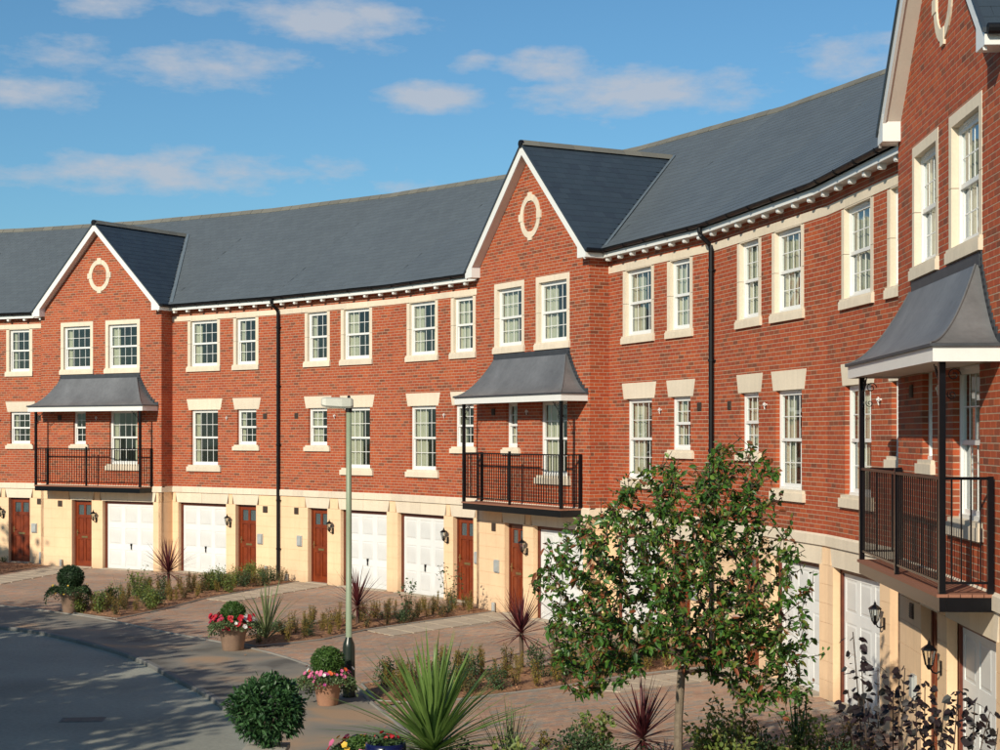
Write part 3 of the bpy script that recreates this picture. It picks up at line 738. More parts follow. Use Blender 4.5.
            # side eaves
            b = MB(); ua, ub = sorted((GCU+side*2.74, GCU+side*2.77)); b.box(ua, ub, .20, gn0-.047, 7.985, 8.11); b.build('fascia', M['white'], T)
            ua, ub = sorted((GCU+side*2.58, GCU+side*2.739)); b = MB(); b.box(ua, ub, .05, p-.0, 7.985, 8.0); b.build('soffit', M['white'], T)
            b = MB(); b.tube([(GCU+side*2.84, -.30, 8.13), (GCU+side*2.84, -gn0+.02, 8.13)], .055, 10); b.build('gutter', M['black'], T)
            # valley flashing
            b = MB(); nv1 = EAVE_N-(GTOP-MAINZ0)/SLOPE; A = Vector((GCU+side*2.76, -.25, MAINZ0+.02)); Bv = Vector((GCU, -nv1, GTOP+.01))
            d = (Bv-A).normalized(); q1 = Vector((side*.11, 0, 0)); 
            for (off, k) in ((Vector((side*.13, 0, .0)), 0),):
                b.quad(tuple(A+Vector((0, 0, .025))), tuple(A+off+Vector((0, 0, .03))), tuple(Bv+off+Vector((0, 0, .03))), tuple(Bv+Vector((0, 0, .025))))
            b.build('valley_flashing', M['valley'], T)
        # gable ridge
        nv1 = EAVE_N-(GTOP-MAINZ0)/SLOPE; rl = gn0-nv1; nt_ = round(rl/.45); tw = rl/nt_
        rt = MB(); rt.add([(-.12, 0, -.10), (0, 0, .03), (.12, 0, -.10), (-.12, tw-.012, -.10), (0, tw-.012, .03), (.12, tw-.012, -.10)], [(0, 1, 4, 3), (1, 2, 5, 4), (0, 1, 2), (3, 4, 5)])
        rme = rt.mesh('ridge_tile', M['ridge'])
        for k in range(nt_): link('ridge_tile', rme, T, loc=(GCU, -gn0+tw*k, GTOP+.03))
        b = MB(); b.tube([(GCU, -gn0-.035, GTOP-.03), (GCU, -gn0+.03, GTOP-.03)], .085, 10); b.build('ridge_end_cap', M['black'], T)
        # oval stone ring
        segs = 28; 
        b = MB(); cx, cz = 2.63, 9.19
        for k in range(segs):
            t0 = 2*math.pi*k/segs; t1 = 2*math.pi*(k+1)/segs
            b.prism([(cx+.32*math.cos(t0), cz+.36*math.sin(t0)), (cx+.46*math.cos(t0), cz+.50*math.sin(t0)), (cx+.46*math.cos(t1), cz+.50*math.sin(t1)), (cx+.32*math.cos(t1), cz+.36*math.sin(t1))], p-.01, p+.02)
        rg = b.build('stone_ring', M['stone'], T)
        for (dx, dz, a_, c_) in ((0, .45, .085, .10), (0, -.45, .085, .10), (.41, 0, .10, .085), (-.41, 0, .10, .085)):
            b = MB(); b.box(cx+dx-a_, cx+dx+a_, p-.01, p+.03, cz+dz-c_, cz+dz+c_); b.build('keystone', M['stone'], rg)
        # ---------------- canopy
        cu0, cu1, cnf = .13, 5.12, p+.67; tu0, tu1, tn = .98, 4.28, p+.05
        def ring(s):   # s 0 at eave, 1 at wall
            e = s; z = 5.10+.87*(1-(1-e))**1.0
            return None
        lev = 14; b = MB(); rows = []
        for i in range(lev+1):
            f = 1-i/lev                     # plan fraction 1=eave 0=top
            z = 5.105+.86*(1-f)**1.75
            a0 = tu0+(cu0-.03-tu0)*f; a1 = tu1+(cu1+.03-tu1)*f; nn = tn+(cnf+.03-tn)*f
            rows.append([(a0, -p+.02, z), (a0, -nn, z), (a1, -nn, z), (a1, -p+.02, z)])
        for r_ in rows: b.v += r_
        for i in range(lev):
            for j in range(3): b.f.append((4*i+j, 4*i+j+1, 4*i+4+j+1, 4*i+4+j))
        cp = b.build('canopy', M['lead'], T, smooth=False)
        b = MB(); b.box(cu0-.035, cu1+.035, p+.0, cnf+.035, 5.075, 5.104); b.build('drip_edge', M['flash'], cp)
        b = MB(); b.box(cu0, cu1, cnf-.03, cnf, 4.925, 5.075); b.box(cu0, cu0+.03, p+.002, cnf-.03, 4.925, 5.075); b.box(cu1-.03, cu1, p+.002, cnf-.03, 4.925, 5.075); b.build('canopy_fascia', M['white'], cp)
        b = MB(); b.box(cu0+.03, cu1-.03, p+.002, cnf-.031, 4.95, 4.97); b.build('canopy_soffit', M['soffit'], cp)
        # hip rolls
        for (i0,) in ((1,), (2,)):
            b = MB(); b.tube([Vector(r_[i0])+Vector((0, 0, .006)) for r_ in rows], .011, 6); b.build('hip_roll', M['lead'], cp)
        # stepped flashing, apron
        b = MB(); b.box(tu0-.05, tu1+.05, p+.003, p+.022, 5.94, 6.095)
        zc = 5.12
        while zc < 6.06:
            s_ = min(1, max(0, (zc-5.105)/.86)); f = 1-s_**(1/1.75)
            for (ut, ue, sg) in ((tu0, cu0, -1), (tu1, cu1, 1)):
                uu = ut+(ue-ut)*f; x0, x1 = sorted((uu-sg*.10, uu+sg*.10)); b.box(x0, x1, p+.003, p+.014, zc-.02, zc+.085)
            zc += .075
        b.build('stepped_flashing', M['flash'], cp)
        # ---------------- balcony
        u0, u1, nf = .35, 4.89, p+.53
        def pipe(a, c, r): q = MB(); q.tube([a, c], r, 6); return q
        b = MB(); b.box(u0-.02, u1+.02, nf-.04, nf+.03, 2.42, 2.565); 
        bl = b.build('balcony', M['iron'] if hi_ != 10 else M['iron'], T)
        for x in (u0-.02, u1-.04): b = MB(); b.box(x, x+.06, p, nf-.041, 2.42, 2.565); b.build('steel_channel', M['iron'], bl)
        # deck boards
        nb = 5; dw = (nf+.06-p)/nb
        for k in range(nb):
            b = MB(); b.box(u0-.03, u1+.03, p+.004+dw*k, p+dw*(k+1)-.004, 2.567, 2.600); b.build('deck_board', M['deck'], bl)
        b = MB(); b.box(u0+.045, u1-.045, p+.01, nf-.045, 2.44, 2.46); b.build('balcony_underside', M['soffit'], bl)
        # posts (tall ones carry the canopy)
        for (x, n_, zt, r) in ((u0, nf, 4.93, .032), (u1, nf, 4.93, .032), (GCU-.02, nf, 3.82, .024), (u0, p+.05, 3.78, .028), (u1, p+.05, 3.78, .028)):
            b = MB(); b.box(x-r, x+r, n_-r, n_+r, 2.601, zt); b.build('post', M['iron'], bl)
        b = MB(); b.box(u0+.033, u1-.033, nf-.02, nf+.02, 3.745, 3.775); b.build('handrail', M['iron'], bl)
        b = MB(); b.box(u0+.033, u1-.033, nf-.012, nf+.012, 2.70, 2.724); b.build('bottom_rail', M['iron'], bl)
        for x in (u0, u1):
            b = MB(); b.box(x-.02, x+.02, p+.079, nf-.033, 3.745, 3.775); b.build('handrail', M['iron'], bl)
            b = MB(); b.box(x-.012, x+.012, p+.079, nf-.033, 2.70, 2.724); b.build('bottom_rail', M['iron'], bl)
        bme = cached('balu', lambda: (lambda q: (q.box(-.007, .007, -.007, .007, 2.724, 3.745), q)[1])(MB()).mesh('baluster', M['iron']))
        n = 42
        for k in range(1, n):
            x = u0+(u1-u0)*k/n
            if abs(x-(GCU-.02)) > .03: link('baluster', bme, bl, loc=(x, -nf, 0))
        for x in (u0, u1):
            for k in range(1, 5): link('baluster', bme, bl, loc=(x, -(p+.05+(nf-p-.05)*k/5), 0))
        # scroll brackets at the canopy
        for (x, sg, n_) in ((u0, 1, nf), (u1, -1, nf)):
            b = MB()
            for (c_, r0, st) in (((.12, 4.80), .075, 0), ((.10, 4.60), .06, 2.5), ((.27, 4.85), .05, 1.0)):
                pts = [(x+sg*(c_[0]+r0*(1-k/26)*math.cos(st+k*.42)), -n_, c_[1]+r0*(1-k/26)*math.sin(st+k*.42)) for k in range(22)]
                b.tube(pts, .006, 5)
            b.tube([(x+sg*.03, -n_, 4.45), (x+sg*.1, -n_, 4.70), (x+sg*.36, -n_, 4.92)], .007, 5)
            for (c_, r0, st) in (((.12, 4.80), .07, 0), ((.10, 4.60), .05, 2.5)):
                pts = [(x, -(n_-(c_[0]+r0*(1-k/26)*math.cos(st+k*.42))), c_[1]+r0*(1-k/26)*math.sin(st+k*.42)) for k in range(22)]
                b.tube(pts, .006, 5)
            b.build('scroll_bracket', M['iron'], bl)
    # --- fittings
    def vent(u, z, s=.19, m='vent'):
        def mk():
            q = MB(); q.box(-s/2, s/2, 0, .018, -s/2, s/2)
            for k in range(5): q.box(-s/2+.015, s/2-.015, .018, .026, -s/2+.02+k*(s-.04)/5, -s/2+.02+(k+.5)*(s-.04)/5)
            return q.mesh('air_vent', M[m])
        link('air_vent', cached(('v', s, m), mk), T, loc=(u, -p, z))
    def box_(u, z):
        def mk():
            q = MB(); q.box(-.11, .11, 0, .035, -.15, .15); q.box(-.085, .085, .035, .06, -.125, .125); return q.mesh('entry_panel', M['grey'])
        link('entry_panel', cached('ep', mk), T, loc=(u, -p, z))
    def flue(u, z):
        def mk():
            q = MB(); pts = [(.07*math.cos(t*.52), -.06, .07*math.sin(t*.52)) for t in range(13)]; q.tube(pts, .012, 5)
            q.tube([(0, 0, 0), (0, -.09, 0)], .035, 8); q.tube([(0, -.06, -.07), (.0, -.05, -.16)], .012, 5); return q.mesh('boiler_flue', M['white'])
        link('boiler_flue', cached('fl', mk), T, loc=(u, -p, z)).scale = (.5, .8, .5)
    def stub(u, h_=.36, r=.05):
        q = MB(); q.tube([(u, -p-.07, 0), (u, -p-.07, h_)], r, 10); q.build('pipe_stub', M['grey'], T)
    if kind == 'A':
        vent(4.16, 2.02); box_(3.95, 1.15); vent(4.15, 4.74, .16); flue(2.52, 4.70); make_lantern(T, 2.66, p, 1.55); stub(4.25, .38, .045)
    elif kind == 'B':
        vent(.81, 2.02); box_(.97, 1.17); vent(.81, 4.74, .16); flue(2.6, 4.72); make_lantern(T, 2.5, p, 1.55); stub(.42, .2, .05)
    else:
        vent(.88, 2.0); box_(1.05, 1.08) if hi_ != 2 else None; vent(.86, 4.74, .16); flue(2.52, 4.73); make_lantern(T, 2.5, p, 1.55); stub(.98, .22, .045)
    if kind == 'B':   # shared downpipe at the joint
        b = MB(); r = .046
        b.tube([(.0, -.295, 8.10), (.0, -.295, 8.02), (.02, -.27, 7.94), (.02, -.11, 7.80), (.02, -.075, 7.72), (.02, -.075, .05), (.02, -.13, .0)], r, 8)
        for z in (7.3, 5.6, 3.9, 2.3, .9): b.tube([(.02, -.075, z-.025), (.02, -.075, z+.025)], .058, 8); b.box(-.05, .09, 0, .075, z-.01, z+.01)
        b.build('downpipe', M['black'], T, smooth=False)

# ------------------------------------------------------------------ ground
def poly(name, pts, z, m, kind='structure', parent=None):
    b = MB(); b.add([(x, y, z) for x, y in pts], [tuple(range(len(pts)))]); return b.build(name, m, parent, kind=kind)
def smooth_line(P, step=.45):
    P = [Vector((a, b, 0)) for a, b in P]; out = []
    for i in range(len(P)-1):
        p0 = P[max(i-1, 0)]; p1 = P[i]; p2 = P[i+1]; p3 = P[min(i+2, len(P)-1)]
        n = max(2, int((p2-p1).length/step))
        for k in range(n):
            t = k/n
            q = .5*((2*p1)+(-p0+p2)*t+(2*p0-5*p1+4*p2-p3)*t*t+(-p0+3*p1-3*p2+p3)*t**3); out.append((q.x, q.y))
    out.append((P[-1].x, P[-1].y)); return out
KERB = smooth_line([(-40, 32), (-30, 37.5), (-22, 39.2), (-15.5, 38.2), (-10.97, 35.71), (-9.27, 34.15), (-7.08, 31.15), (-5.5, 28.0), (-4.56, 26.05), (-3.75, 23.7), (-3.2, 21.2), (-2.8, 17), (-2.9, 10), (-4, 0), (-7, -12)])
PV = smooth_line([(-40, 36), (-30, 41), (-22, 42.8), (-16.0, 41.8), (-12.4, 40.0), (-9.21, 37.2), (-7.31, 34.8), (-4.92, 32.0), (-3.73, 30.1), (-2.55, 27.6), (-1.95, 25.2), (-1.45, 23.5), (-1.0, 21), (-.7, 17), (-.8, 10), (-2, 0), (-5, -12)])
b = MB(); b.wbox(-700, 700, -700, 900, -.5, -.24); b.build('ground', M['grass'], kind='structure')
poly('road', KERB+[(-8, -14), (-40, -14), (-46, 20)], -.07, M['asphalt'])
b = MB()   # footway as a strip
def strip(b, A, B, z):
    # resample both lines to the same count
    def rs(L, n):
        d = [0]
        for i in range(1, len(L)): d.append(d[-1]+math.dist(L[i], L[i-1]))
        out = []; j = 0
        for k in range(n):
            t = d[-1]*k/(n-1)
            while j < len(L)-2 and d[j+1] < t: j += 1
            f = (t-d[j])/max(1e-9, d[j+1]-d[j]); out.append((L[j][0]+(L[j+1][0]-L[j][0])*f, L[j][1]+(L[j+1][1]-L[j][1])*f))
        return out
    A = rs(A, 200); B = rs(B, 200); k0 = len(b.v)
    b.v += [(x, y, z) for x, y in A]+[(x, y, z) for x, y in B]
    b.f += [(k0+i, k0+i+1, k0+200+i+1, k0+200+i) for i in range(199)]
strip(b, KERB, PV, 0.0); b.build('footway', M['footway'], kind='structure')
OUT = [(H_[0][1]-6, H_[0][2]+3), (-16, 64), (10, 52), (16, 30), (14, 5), (8, -14)]
poly('driveway_bed', PV+[(8, -14), (14, 5), (16, 30), (10, 52), (-16, 66), (-44, 60)], -.012, M['sand'])
# kerb stones
kt = bpy.data.objects.new('kerb', None); COL.objects.link(kt); kt['kind'] = 'structure'
def stones_along(line, length, wd, z0, z1, m, name, parent, lo, hi, off=0):
    d = 0; start = line[0]; pts = [line[0]]; acc = 0; res = []
    i = 0
    seg = []
    cur = Vector((*line[0], 0)); 
    flat = [Vector((x, y, 0)) for x, y in line]; j = 1
    while j < len(flat):
        rem = length; q = cur
        while j < len(flat) and (flat[j]-q).length < rem: rem -= (flat[j]-q).length; q = flat[j]; j += 1
        if j >= len(flat): break
        q = q+(flat[j]-q).normalized()*rem; seg.append((cur, q)); cur = q
    for a, c in seg:
        if not (lo <= a.y <= hi): continue
        dr = (c-a).normalized(); nn = Vector((-dr.y, dr.x, 0))*wd/2; a2 = a+dr*.0015; c2 = c-dr*.0015; ch = .015
        dz = random.uniform(-.001, .001)
        b = MB(); A = [a2-nn, a2+nn, c2+nn, c2-nn]; ii = [a2-nn*(1-ch*2/wd), a2+nn*(1-ch*2/wd), c2+nn*(1-ch*2/wd), c2-nn*(1-ch*2/wd)]
        b.add([(v.x, v.y, z0) for v in A]+[(v.x, v.y, z1-ch+dz) for v in A]+[(v.x, v.y, z1+dz) for v in ii], [(0, 1, 5, 4), (1, 2, 6, 5), (2, 3, 7, 6), (3, 0, 4, 7), (4, 5, 9, 8), (5, 6, 10, 9), (6, 7, 11, 10), (7, 4, 8, 11), (8, 9, 10, 11)])
        b.build(name, m, parent)
stones_along(KERB, .915, .125, -.2, .004, M['kerb'], 'kerb_stone', kt, 8, 60)
et = bpy.data.objects.new('path_edging', None); COL.objects.link(et); et['kind'] = 'structure'
stones_along(PV, .9, .07, -.1, .022, M['edging'], 'edging_stone', et, 14, 60)
# planting beds
BEDS = [[(-19.3, 55.2), (-14.6, 52.2), (-15.3, 46.5), (-15.9, 42.0), (-17.6, 42.5), (-18.0, 48)],
        [(-7.3, 47.3), (-5.75, 46.4), (-7.55, 41.6), (-8.1, 38.9), (-8.75, 36.9), (-9.6, 37.8), (-10.5, 38.7), (-9.5, 42.8)],
        [(-1.0, 40.0), (-.15, 38.5), (-2.9, 34.9), (-3.6, 33.3), (-4.75, 32.1), (-5.6, 33.1), (-4.3, 36.3)],
        [(3.65, 31.2), (4.3, 29.7), (2.2, 28.3), (1.0, 27.0), (-.54, 25.8), (-1.85, 25.2), (-2.35, 27.5), (.3, 29.3)],
        [(5.15, 21.6), (4.75, 20.2), (4.5, 14), (4.2, 11), (2.2, 11), (-.3, 15.5), (-.75, 20.1), (1.5, 21.1), (3.6, 21.4)]]
PATHS = [[(-14.25, 51.95), (-12.9, 51.15), (-14.0, 45.6), (-15.1, 46.3)], [(-5.75, 46.35), (-4.75, 45.15), (-6.75, 40.8), (-7.5, 41.5)],
         [(-.15, 38.45), (.55, 37.35), (-2.23, 33.9), (-2.85, 34.8)], [(4.3, 29.7), (4.5, 28.5), (1.95, 26.5), (1.0, 26.9), (2.2, 28.25)]]
def inside(pt, P):
    x, y = pt; c = False; n = len(P)
    for i in range(n):
        x0, y0 = P[i]; x1, y1 = P[(i+1) % n]
        if (y0 > y) != (y1 > y) and x < (x1-x0)*(y-y0)/(y1-y0)+x0: c = not c
    return c
def pdist(p, P):
    d = 9
    for i in range(len(P)):
        a = Vector(P[i]); c = Vector(P[(i+1) % len(P)]); q = Vector(p); e = c-a; t = max(0, min(1, (q-a).dot(e)/e.length_squared)); d = min(d, (q-a-e*t).length)
    return d
bedlab = ['bark planting bed', ]
bedobj = []
for k, B in enumerate(BEDS):
    b = MB(); xs = [q[0] for q in B]; ys = [q[1] for q in B]; st = .16; idx = {}
    cxm = sum(xs)/len(xs); cym = sum(ys)/len(ys)
    x = min(xs)
    nx = int((max(xs)-min(xs))/st)+1; ny = int((max(ys)-min(ys))/st)+1
    for i in range(nx):
        for j in range(ny):
            px = min(xs)+i*st; py = min(ys)+j*st
            if all(inside((px+a*st, py+c*st), B) for a, c in ((0, 0), (1, 0), (1, 1), (0, 1))):
                f = []
                for a, c in ((0, 0), (1, 0), (1, 1), (0, 1)):
                    key = (i+a, j+c)
                    if key not in idx:
                        idx[key] = len(b.v); r = random.Random(key[0]*971+key[1]); vx, vy = min(xs)+key[0]*st, min(ys)+key[1]*st; ff = min(1, max(0, pdist((vx, vy), B)-.16)/.3); b.v.append((vx+r.uniform(-.03, .03)*ff, vy+r.uniform(-.03, .03)*ff, .013+.04*ff+r.uniform(-.02, .03)*ff))
                    f.append(idx[key])
                b.f.append(tuple(f))
    bo = b.build('planting_bed', M['mulch'], kind='structure'); bedobj.append(bo)
    poly('soil', B, .012, M['mulch'], kind=None, parent=bo)
    # loose bark
    cb = MB()
    area = abs(sum(B[i][0]*B[(i+1) % len(B)][1]-B[(i+1) % len(B)][0]*B[i][1] for i in range(len(B))))/2
    for _ in range(int(area*110)):
        px = random.uniform(min(xs), max(xs)); py = random.uniform(min(ys), max(ys))
        if not inside((px, py), B): continue
        a = random.uniform(0, 6.28); l = random.uniform(.015, .045); wv = l*.5; z = .05+random.uniform(0, .03); t = random.uniform(-.02, .02)
        ca, sa = math.cos(a), math.sin(a)
        cb.add([(px-ca*l, py-sa*l, z-t), (px+sa*wv, py-ca*wv, z+.008), (px+ca*l, py+sa*l, z+t), (px-sa*wv, py+ca*wv, z-.004)], [(0, 1, 2, 3)])
    cb.build('bark_chips', M['chips'], bo, kind='stuff')
    # thin concrete edging round the bed
    if k: stones_along([B[i] for i in range(1, len(B))]+[B[0]], .9, .045, -.05, .03, M['edging'], 'edging_stone', bo, -10, 80)
# slab paths
for B in PATHS:
    a, bq, c, d = [Vector((*q, 0)) for q in (B[0], B[1], B[-2] if len(B) == 4 else B[2], B[-1] if len(B) == 4 else B[3])]
    po = bpy.data.objects.new('slab_path', None); COL.objects.link(po); po['kind'] = 'structure'
    n = round((d-a).length/.62)
    for i in range(n):
        for j in range(2):
            f0, f1 = i/n, (i+1)/n; g0, g1 = j/2, (j+1)/2
            pt = lambda f, g: (a+(d-a)*f)*(1-g)+(bq+(c-bq)*f)*g
            e = .006; q = [pt(f0+e, g0+e), pt(f1-e, g0+e), pt(f1-e, g1-e), pt(f0+e, g1-e)]; z = .014+random.uniform(-.002, .002)
            mb = MB(); mb.add([(v.x, v.y, z) for v in q]+[(v.x, v.y, -.01) for v in q], [(0, 1, 2, 3), (0, 1, 5, 4), (1, 2, 6, 5), (2, 3, 7, 6), (3, 0, 4, 7)])
            mb.build('paving_slab', M['slab'], po)
# block paving
dv = bpy.data.objects.new('driveway', None); COL.objects.link(dv); dv['kind'] = 'structure'
pvx = PV
def right_of_pv(x, y):
    # within driveway: x greater than PV line at this y (line is monotone in view range)
    best = None
    for i in range(len(pvx)-1):
        (x0, y0), (x1, y1) = pvx[i], pvx[i+1]
        if x0 > -17 and (y0-y)*(y1-y) <= 0 and y0 != y1:
            xx = x0+(x1-x0)*(y-y0)/(y1-y0); best = xx if best is None else max(best, xx)
    return best
WALL = []
for (kd, hx, hy, ph, w) in H_:
    pp = P_ if kd == 'G' else 0
    WALL += [(hx+pp*math.sin(ph), hy-pp*math.cos(ph)), (hx+w*math.cos(ph)+pp*math.sin(ph), hy+w*math.sin(ph)-pp*math.cos(ph))]
AREA = [q for q in PV if -18 < q[0] and q[1] > 13]
AREA = AREA+[(5.2, 13)]+[q for q in WALL[::-1] if q[1] > 15 and q[0] > -19.5]
pb = MB(); singles = []
ang = math.radians(38); ca, sa = math.cos(ang), math.sin(ang)
ALLB = [(B, min(q[0] for q in B), max(q[0] for q in B), min(q[1] for q in B), max(q[1] for q in B)) for B in BEDS+PATHS]
for i in range(-170, 260):
    for j in range(60, 640):
        uu = (i+(.5 if j % 2 else 0))*.205; vv = j*.105
        x = uu*ca-vv*sa; y = uu*sa+vv*ca
        if y < 13 or y > 56 or x < -18 or x > 6: continue
        if abs(x) > y*.36+.6: continue
        if not inside((x, y), AREA): continue
        if any(x0 <= x <= x1 and y0 <= y <= y1 and inside((x, y), B) for B, x0, x1, y0, y1 in ALLB): continue
        if len(singles) < 300 and 21.7 < y < 23.4 and x > .0: singles.append((x, y)); continue
        z = random.uniform(-.0015, .0025)
        q = []
        for du, dv_ in ((-.098, -.048), (.098, -.048), (.098, .048), (-.098, .048)):
            q.append((x+du*ca-dv_*sa, y+du*sa+dv_*ca))
        pb.add([(a, c, z) for a, c in q]+[(a, c, -.012) for a, c in q], [(0, 1, 2, 3), (0, 1, 5, 4), (1, 2, 6, 5), (2, 3, 7, 6), (3, 0, 4, 7)])
pb.build('block_paving', M['paver'], dv, kind='stuff')
s = MB(); s.wbox(-.098, .098, -.048, .048, -.012, 0); pm = s.mesh('paver', M['paver'])
for x, y in singles:
    o = link('paver', pm, dv, loc=(x, y, random.uniform(-.001, .003))); o.rotation_euler = (0, 0, ang)
# cover in the road
mh = thing('drain_cover', 'rectangular drain cover set in the shaded road at lower left', 'drain cover', (-6.25, 24.35, -.07), .1)
b = MB(); b.wbox(-.32, .32, -.2, .2, 0, .006); b.build('frame', M['kerb'], mh)
M['cover'] = mat('cover_iron', (.17, .145, .12), .8, .2, 9)
for i in range(2): b = MB(); b.wbox(-.29+.295*i, -.005+.295*i, -.17, .17, .0065, .010); b.build('cover_plate', M['cover'], mh)

# ------------------------------------------------------------------ plants
def rnd_dir():
    v = RS.normal(size=3); return v/np.linalg.norm(v)
def leaves_mesh(name, pos, dirs, ups, size, width, m, fold=.25, droop=0.):
    """pos,dirs,ups: Nx3; size: N; each leaf = 4 triangles (folded kite)"""
    pos = np.asarray(pos, float); d = np.asarray(dirs, float); up = np.asarray(ups, float); s = np.asarray(size, float)[:, None]
    d /= np.linalg.norm(d, axis=1)[:, None]+1e-9
    sd = np.cross(d, up); sd /= np.linalg.norm(sd, axis=1)[:, None]+1e-9; nn = np.cross(sd, d)
    base = pos; w_ = s*width*.5; dn = np.array([0, 0, 1.])*s*droop
    mid = pos+d*s*.5-nn*s*fold*.12-dn*.25; tip = pos+d*s-dn
    e1 = pos+d*s*.28-dn*.08; e2 = pos+d*s*.68-dn*.45; up_ = nn*s*fold*.2
    V = np.stack([base, e1+sd*w_+up_, e2+sd*w_*.85+up_, tip, e2-sd*w_*.85+up_, e1-sd*w_+up_, mid], 1).reshape(-1, 3); n = len(pos)
    k = np.arange(n)[:, None]*7
    F = np.concatenate([k+np.array([[a, (a+1) % 6, 6]]) for a in range(6)], 0)
    me = bpy.data.meshes.new(name); me.from_pydata(V.tolist(), [], F.tolist()); me.materials.append(m); me.update(); return me
def cloud(n, sampler, size, width, m, name='foliage', out=.6, fold=.25, droop=.15):
    pos = np.array([sampler() for _ in range(n)]); c = pos.mean(0)
    o = pos-c; o /= np.linalg.norm(o, axis=1)[:, None]+1e-6
    d = o*out+RS.normal(size=pos.shape)*.6+np.array([0, 0, .15])
    up = RS.normal(size=pos.shape)*.6+np.array([0, 0, 1.]); s = size*RS.uniform(.7, 1.25, n)
    return leaves_mesh(name, pos, d, up, s, width, m, fold, droop)
def ellip(c, r, shell=.0):
    def f():
        v = rnd_dir(); t = RS.uniform(shell, 1)**(1/3. if shell == 0 else 1); return np.array(c)+v*np.array(r)*t
    return f
def lumpy(c, r, lumps, lr, shell=.75, seed=1):
    q = np.random.RandomState(seed); cs = []
    for _ in range(lumps):
        v = q.normal(size=3); v /= np.linalg.norm(v); cs.append(np.array(c)+v*np.array(r)*q.uniform(.55, .85))
    def f():
        k = cs[RS.randint(len(cs))]; return k+rnd_dir()*lr*RS.uniform(shell, 1)
    return f
def blade(mb, o, az_, el_, L, wd, bend, seg=7, gut=.25):
    dh = Vector((math.cos(az_), math.sin(az_), 0)); sd = Vector((-math.sin(az_), math.cos(az_), 0)); p_ = Vector(o); e = el_; k0 = len(mb.v)
    for i in range(seg+1):
        t = i/seg; w_ = wd*(1-t)**.75*(.55+.9*t if t < .5 else 1.0)*.5
        nn = Vector((-math.sin(e)*dh.x, -math.sin(e)*dh.y, math.cos(e)))
        mb.v += [tuple(p_-sd*w_+nn*w_*gut), tuple(p_), tuple(p_+sd*w_+nn*w_*gut)]
        p_ = p_+(dh*math.cos(e)+Vector((0, 0, math.sin(e))))*(L/seg); e -= bend/seg
    for i in range(seg):
        a = k0+i*3; mb.f += [(a, a+1, a+4, a+3), (a+1, a+2, a+5, a+4)]
def blade_plant(name, label, cat, loc, crown, n, L, wd, mleaf, mstem, group=None, elr=(-.25, 1.5), stem_r=.05, bend=(.1, .7), seed=1, pw=.8):
    r = random.Random(seed); t = thing(name, label, cat, loc, 0, group)
    b = MB(); b.tube([(0, 0, -.02), (.01, .01, crown*.5), (0, 0, crown)], [stem_r*1.15, stem_r, stem_r*.9], 8); b.build('stem', mstem, t)
    for i in range(n):
        f = (i+.5)/n; e = elr[0]+(elr[1]-elr[0])*f**pw+r.uniform(-.12, .12)
        l = L*r.uniform(.75, 1.08)*(1-.12*abs(f-.5)); b = MB()
        blade(b, (0, 0, crown-.04+.10*f), i*2.39996+r.uniform(-.2, .2), e, l, wd*r.uniform(.8, 1.15), r.uniform(*bend)*(1.2-f*.9)); b.build('leaf', mleaf, t)
    return t
# space-colonised tree
def grow(fork, pts, seglen, seed):
    pts = sorted(pts, key=lambda q: (q-fork).length); nodes = [fork]; par = [-1]; kids = [0]; ends = []
    for q in pts:
        arr = np.array([tuple(v) for v in nodes]); d = np.linalg.norm(arr-np.array(q), axis=1)
        dz = q.z-arr[:, 2]; cost = d+np.maximum(0, -dz)*.7+.12*np.linalg.norm(arr-np.array(fork), axis=1)
        j = int(np.argmin(cost)); L = (q-nodes[j]).length; n = max(1, int(L/seglen)); p0 = nodes[j]; cur = j
        for k in range(1, n+1):
            t = k/n; sag = Vector((0, 0, math.sin(t*math.pi)*L*.08)); v = p0+(q-p0)*t+sag+Vector(tuple(RS.normal(size=3)*seglen*.06))
            nodes.append(v); par.append(cur); kids.append(0); cur = len(nodes)-1
        ends.append(cur)
    cnt = [0]*len(nodes)
    for e in ends:
        k = e
        while k >= 0: cnt[k] += 1; k = par[k]
    return nodes, par, cnt, ends
def tree_limbs(nodes, par, cnt, r0, rt, m, parent, name='limbs', pw=.42):
    mx = cnt[0]; b = MB()
    rad = [max(rt, r0*(c/mx)**pw) for c in cnt]
    for i, pr in enumerate(par):
        if pr < 0: continue
        b.tube([nodes[pr], nodes[i]], [min(rad[pr], rad[i]*1.3), rad[i]], 5 if rad[i] > rt*1.6 else 3, cap=False)
    return b.build(name, m, parent)
# --- young tree on the right
TX, TY = 1.935, 17.8
k_ = TY/1627.
BEDX = 0
def px(x, y): return ((x-500)*k_, 4.2-(y-434.6)*k_)
outl = [px(*q) for q in [(526, 578), (548, 545), (573, 520), (600, 508), (604, 488), (628, 470), (662, 462), (672, 450), (700, 470), (716, 452), (735, 428), (757, 448), (768, 475), (785, 500), (782, 530), (800, 555), (803, 600), (812, 640), (804, 690), (780, 715), (740, 700), (712, 680), (690, 655), (660, 645), (640, 665), (600, 690), (560, 692), (556, 664), (540, 640), (545, 612)]]
rt_ = random.Random(5); pts = []
while len(pts) < 1400:
    x = rt_.uniform(.1, 3.7); z = rt_.uniform(.9, 4.4)
    if inside((x, z), outl):
        dd = min(1.25, .45+.5*min(abs(z-.9), abs(4.5-z))); pts.append(Vector((x, TY+rt_.uniform(-dd, dd), z)))
tt = thing('young_tree', 'young broadleaf tree with green and bronze leaves standing before the right-hand garages', 'tree', (0, 0, 0))
fork = Vector((TX+.05, TY, 1.60)); nodes, par, cnt, ends = grow(fork, pts, .16, 3)
b = MB(); b.tube([(TX, TY, -.05), (TX+.01, TY, .5), (TX+.02, TY+.01, 1.1), tuple(fork)], [.060, .052, .047, .045], 10); b.build('trunk', M['bark'], tt)
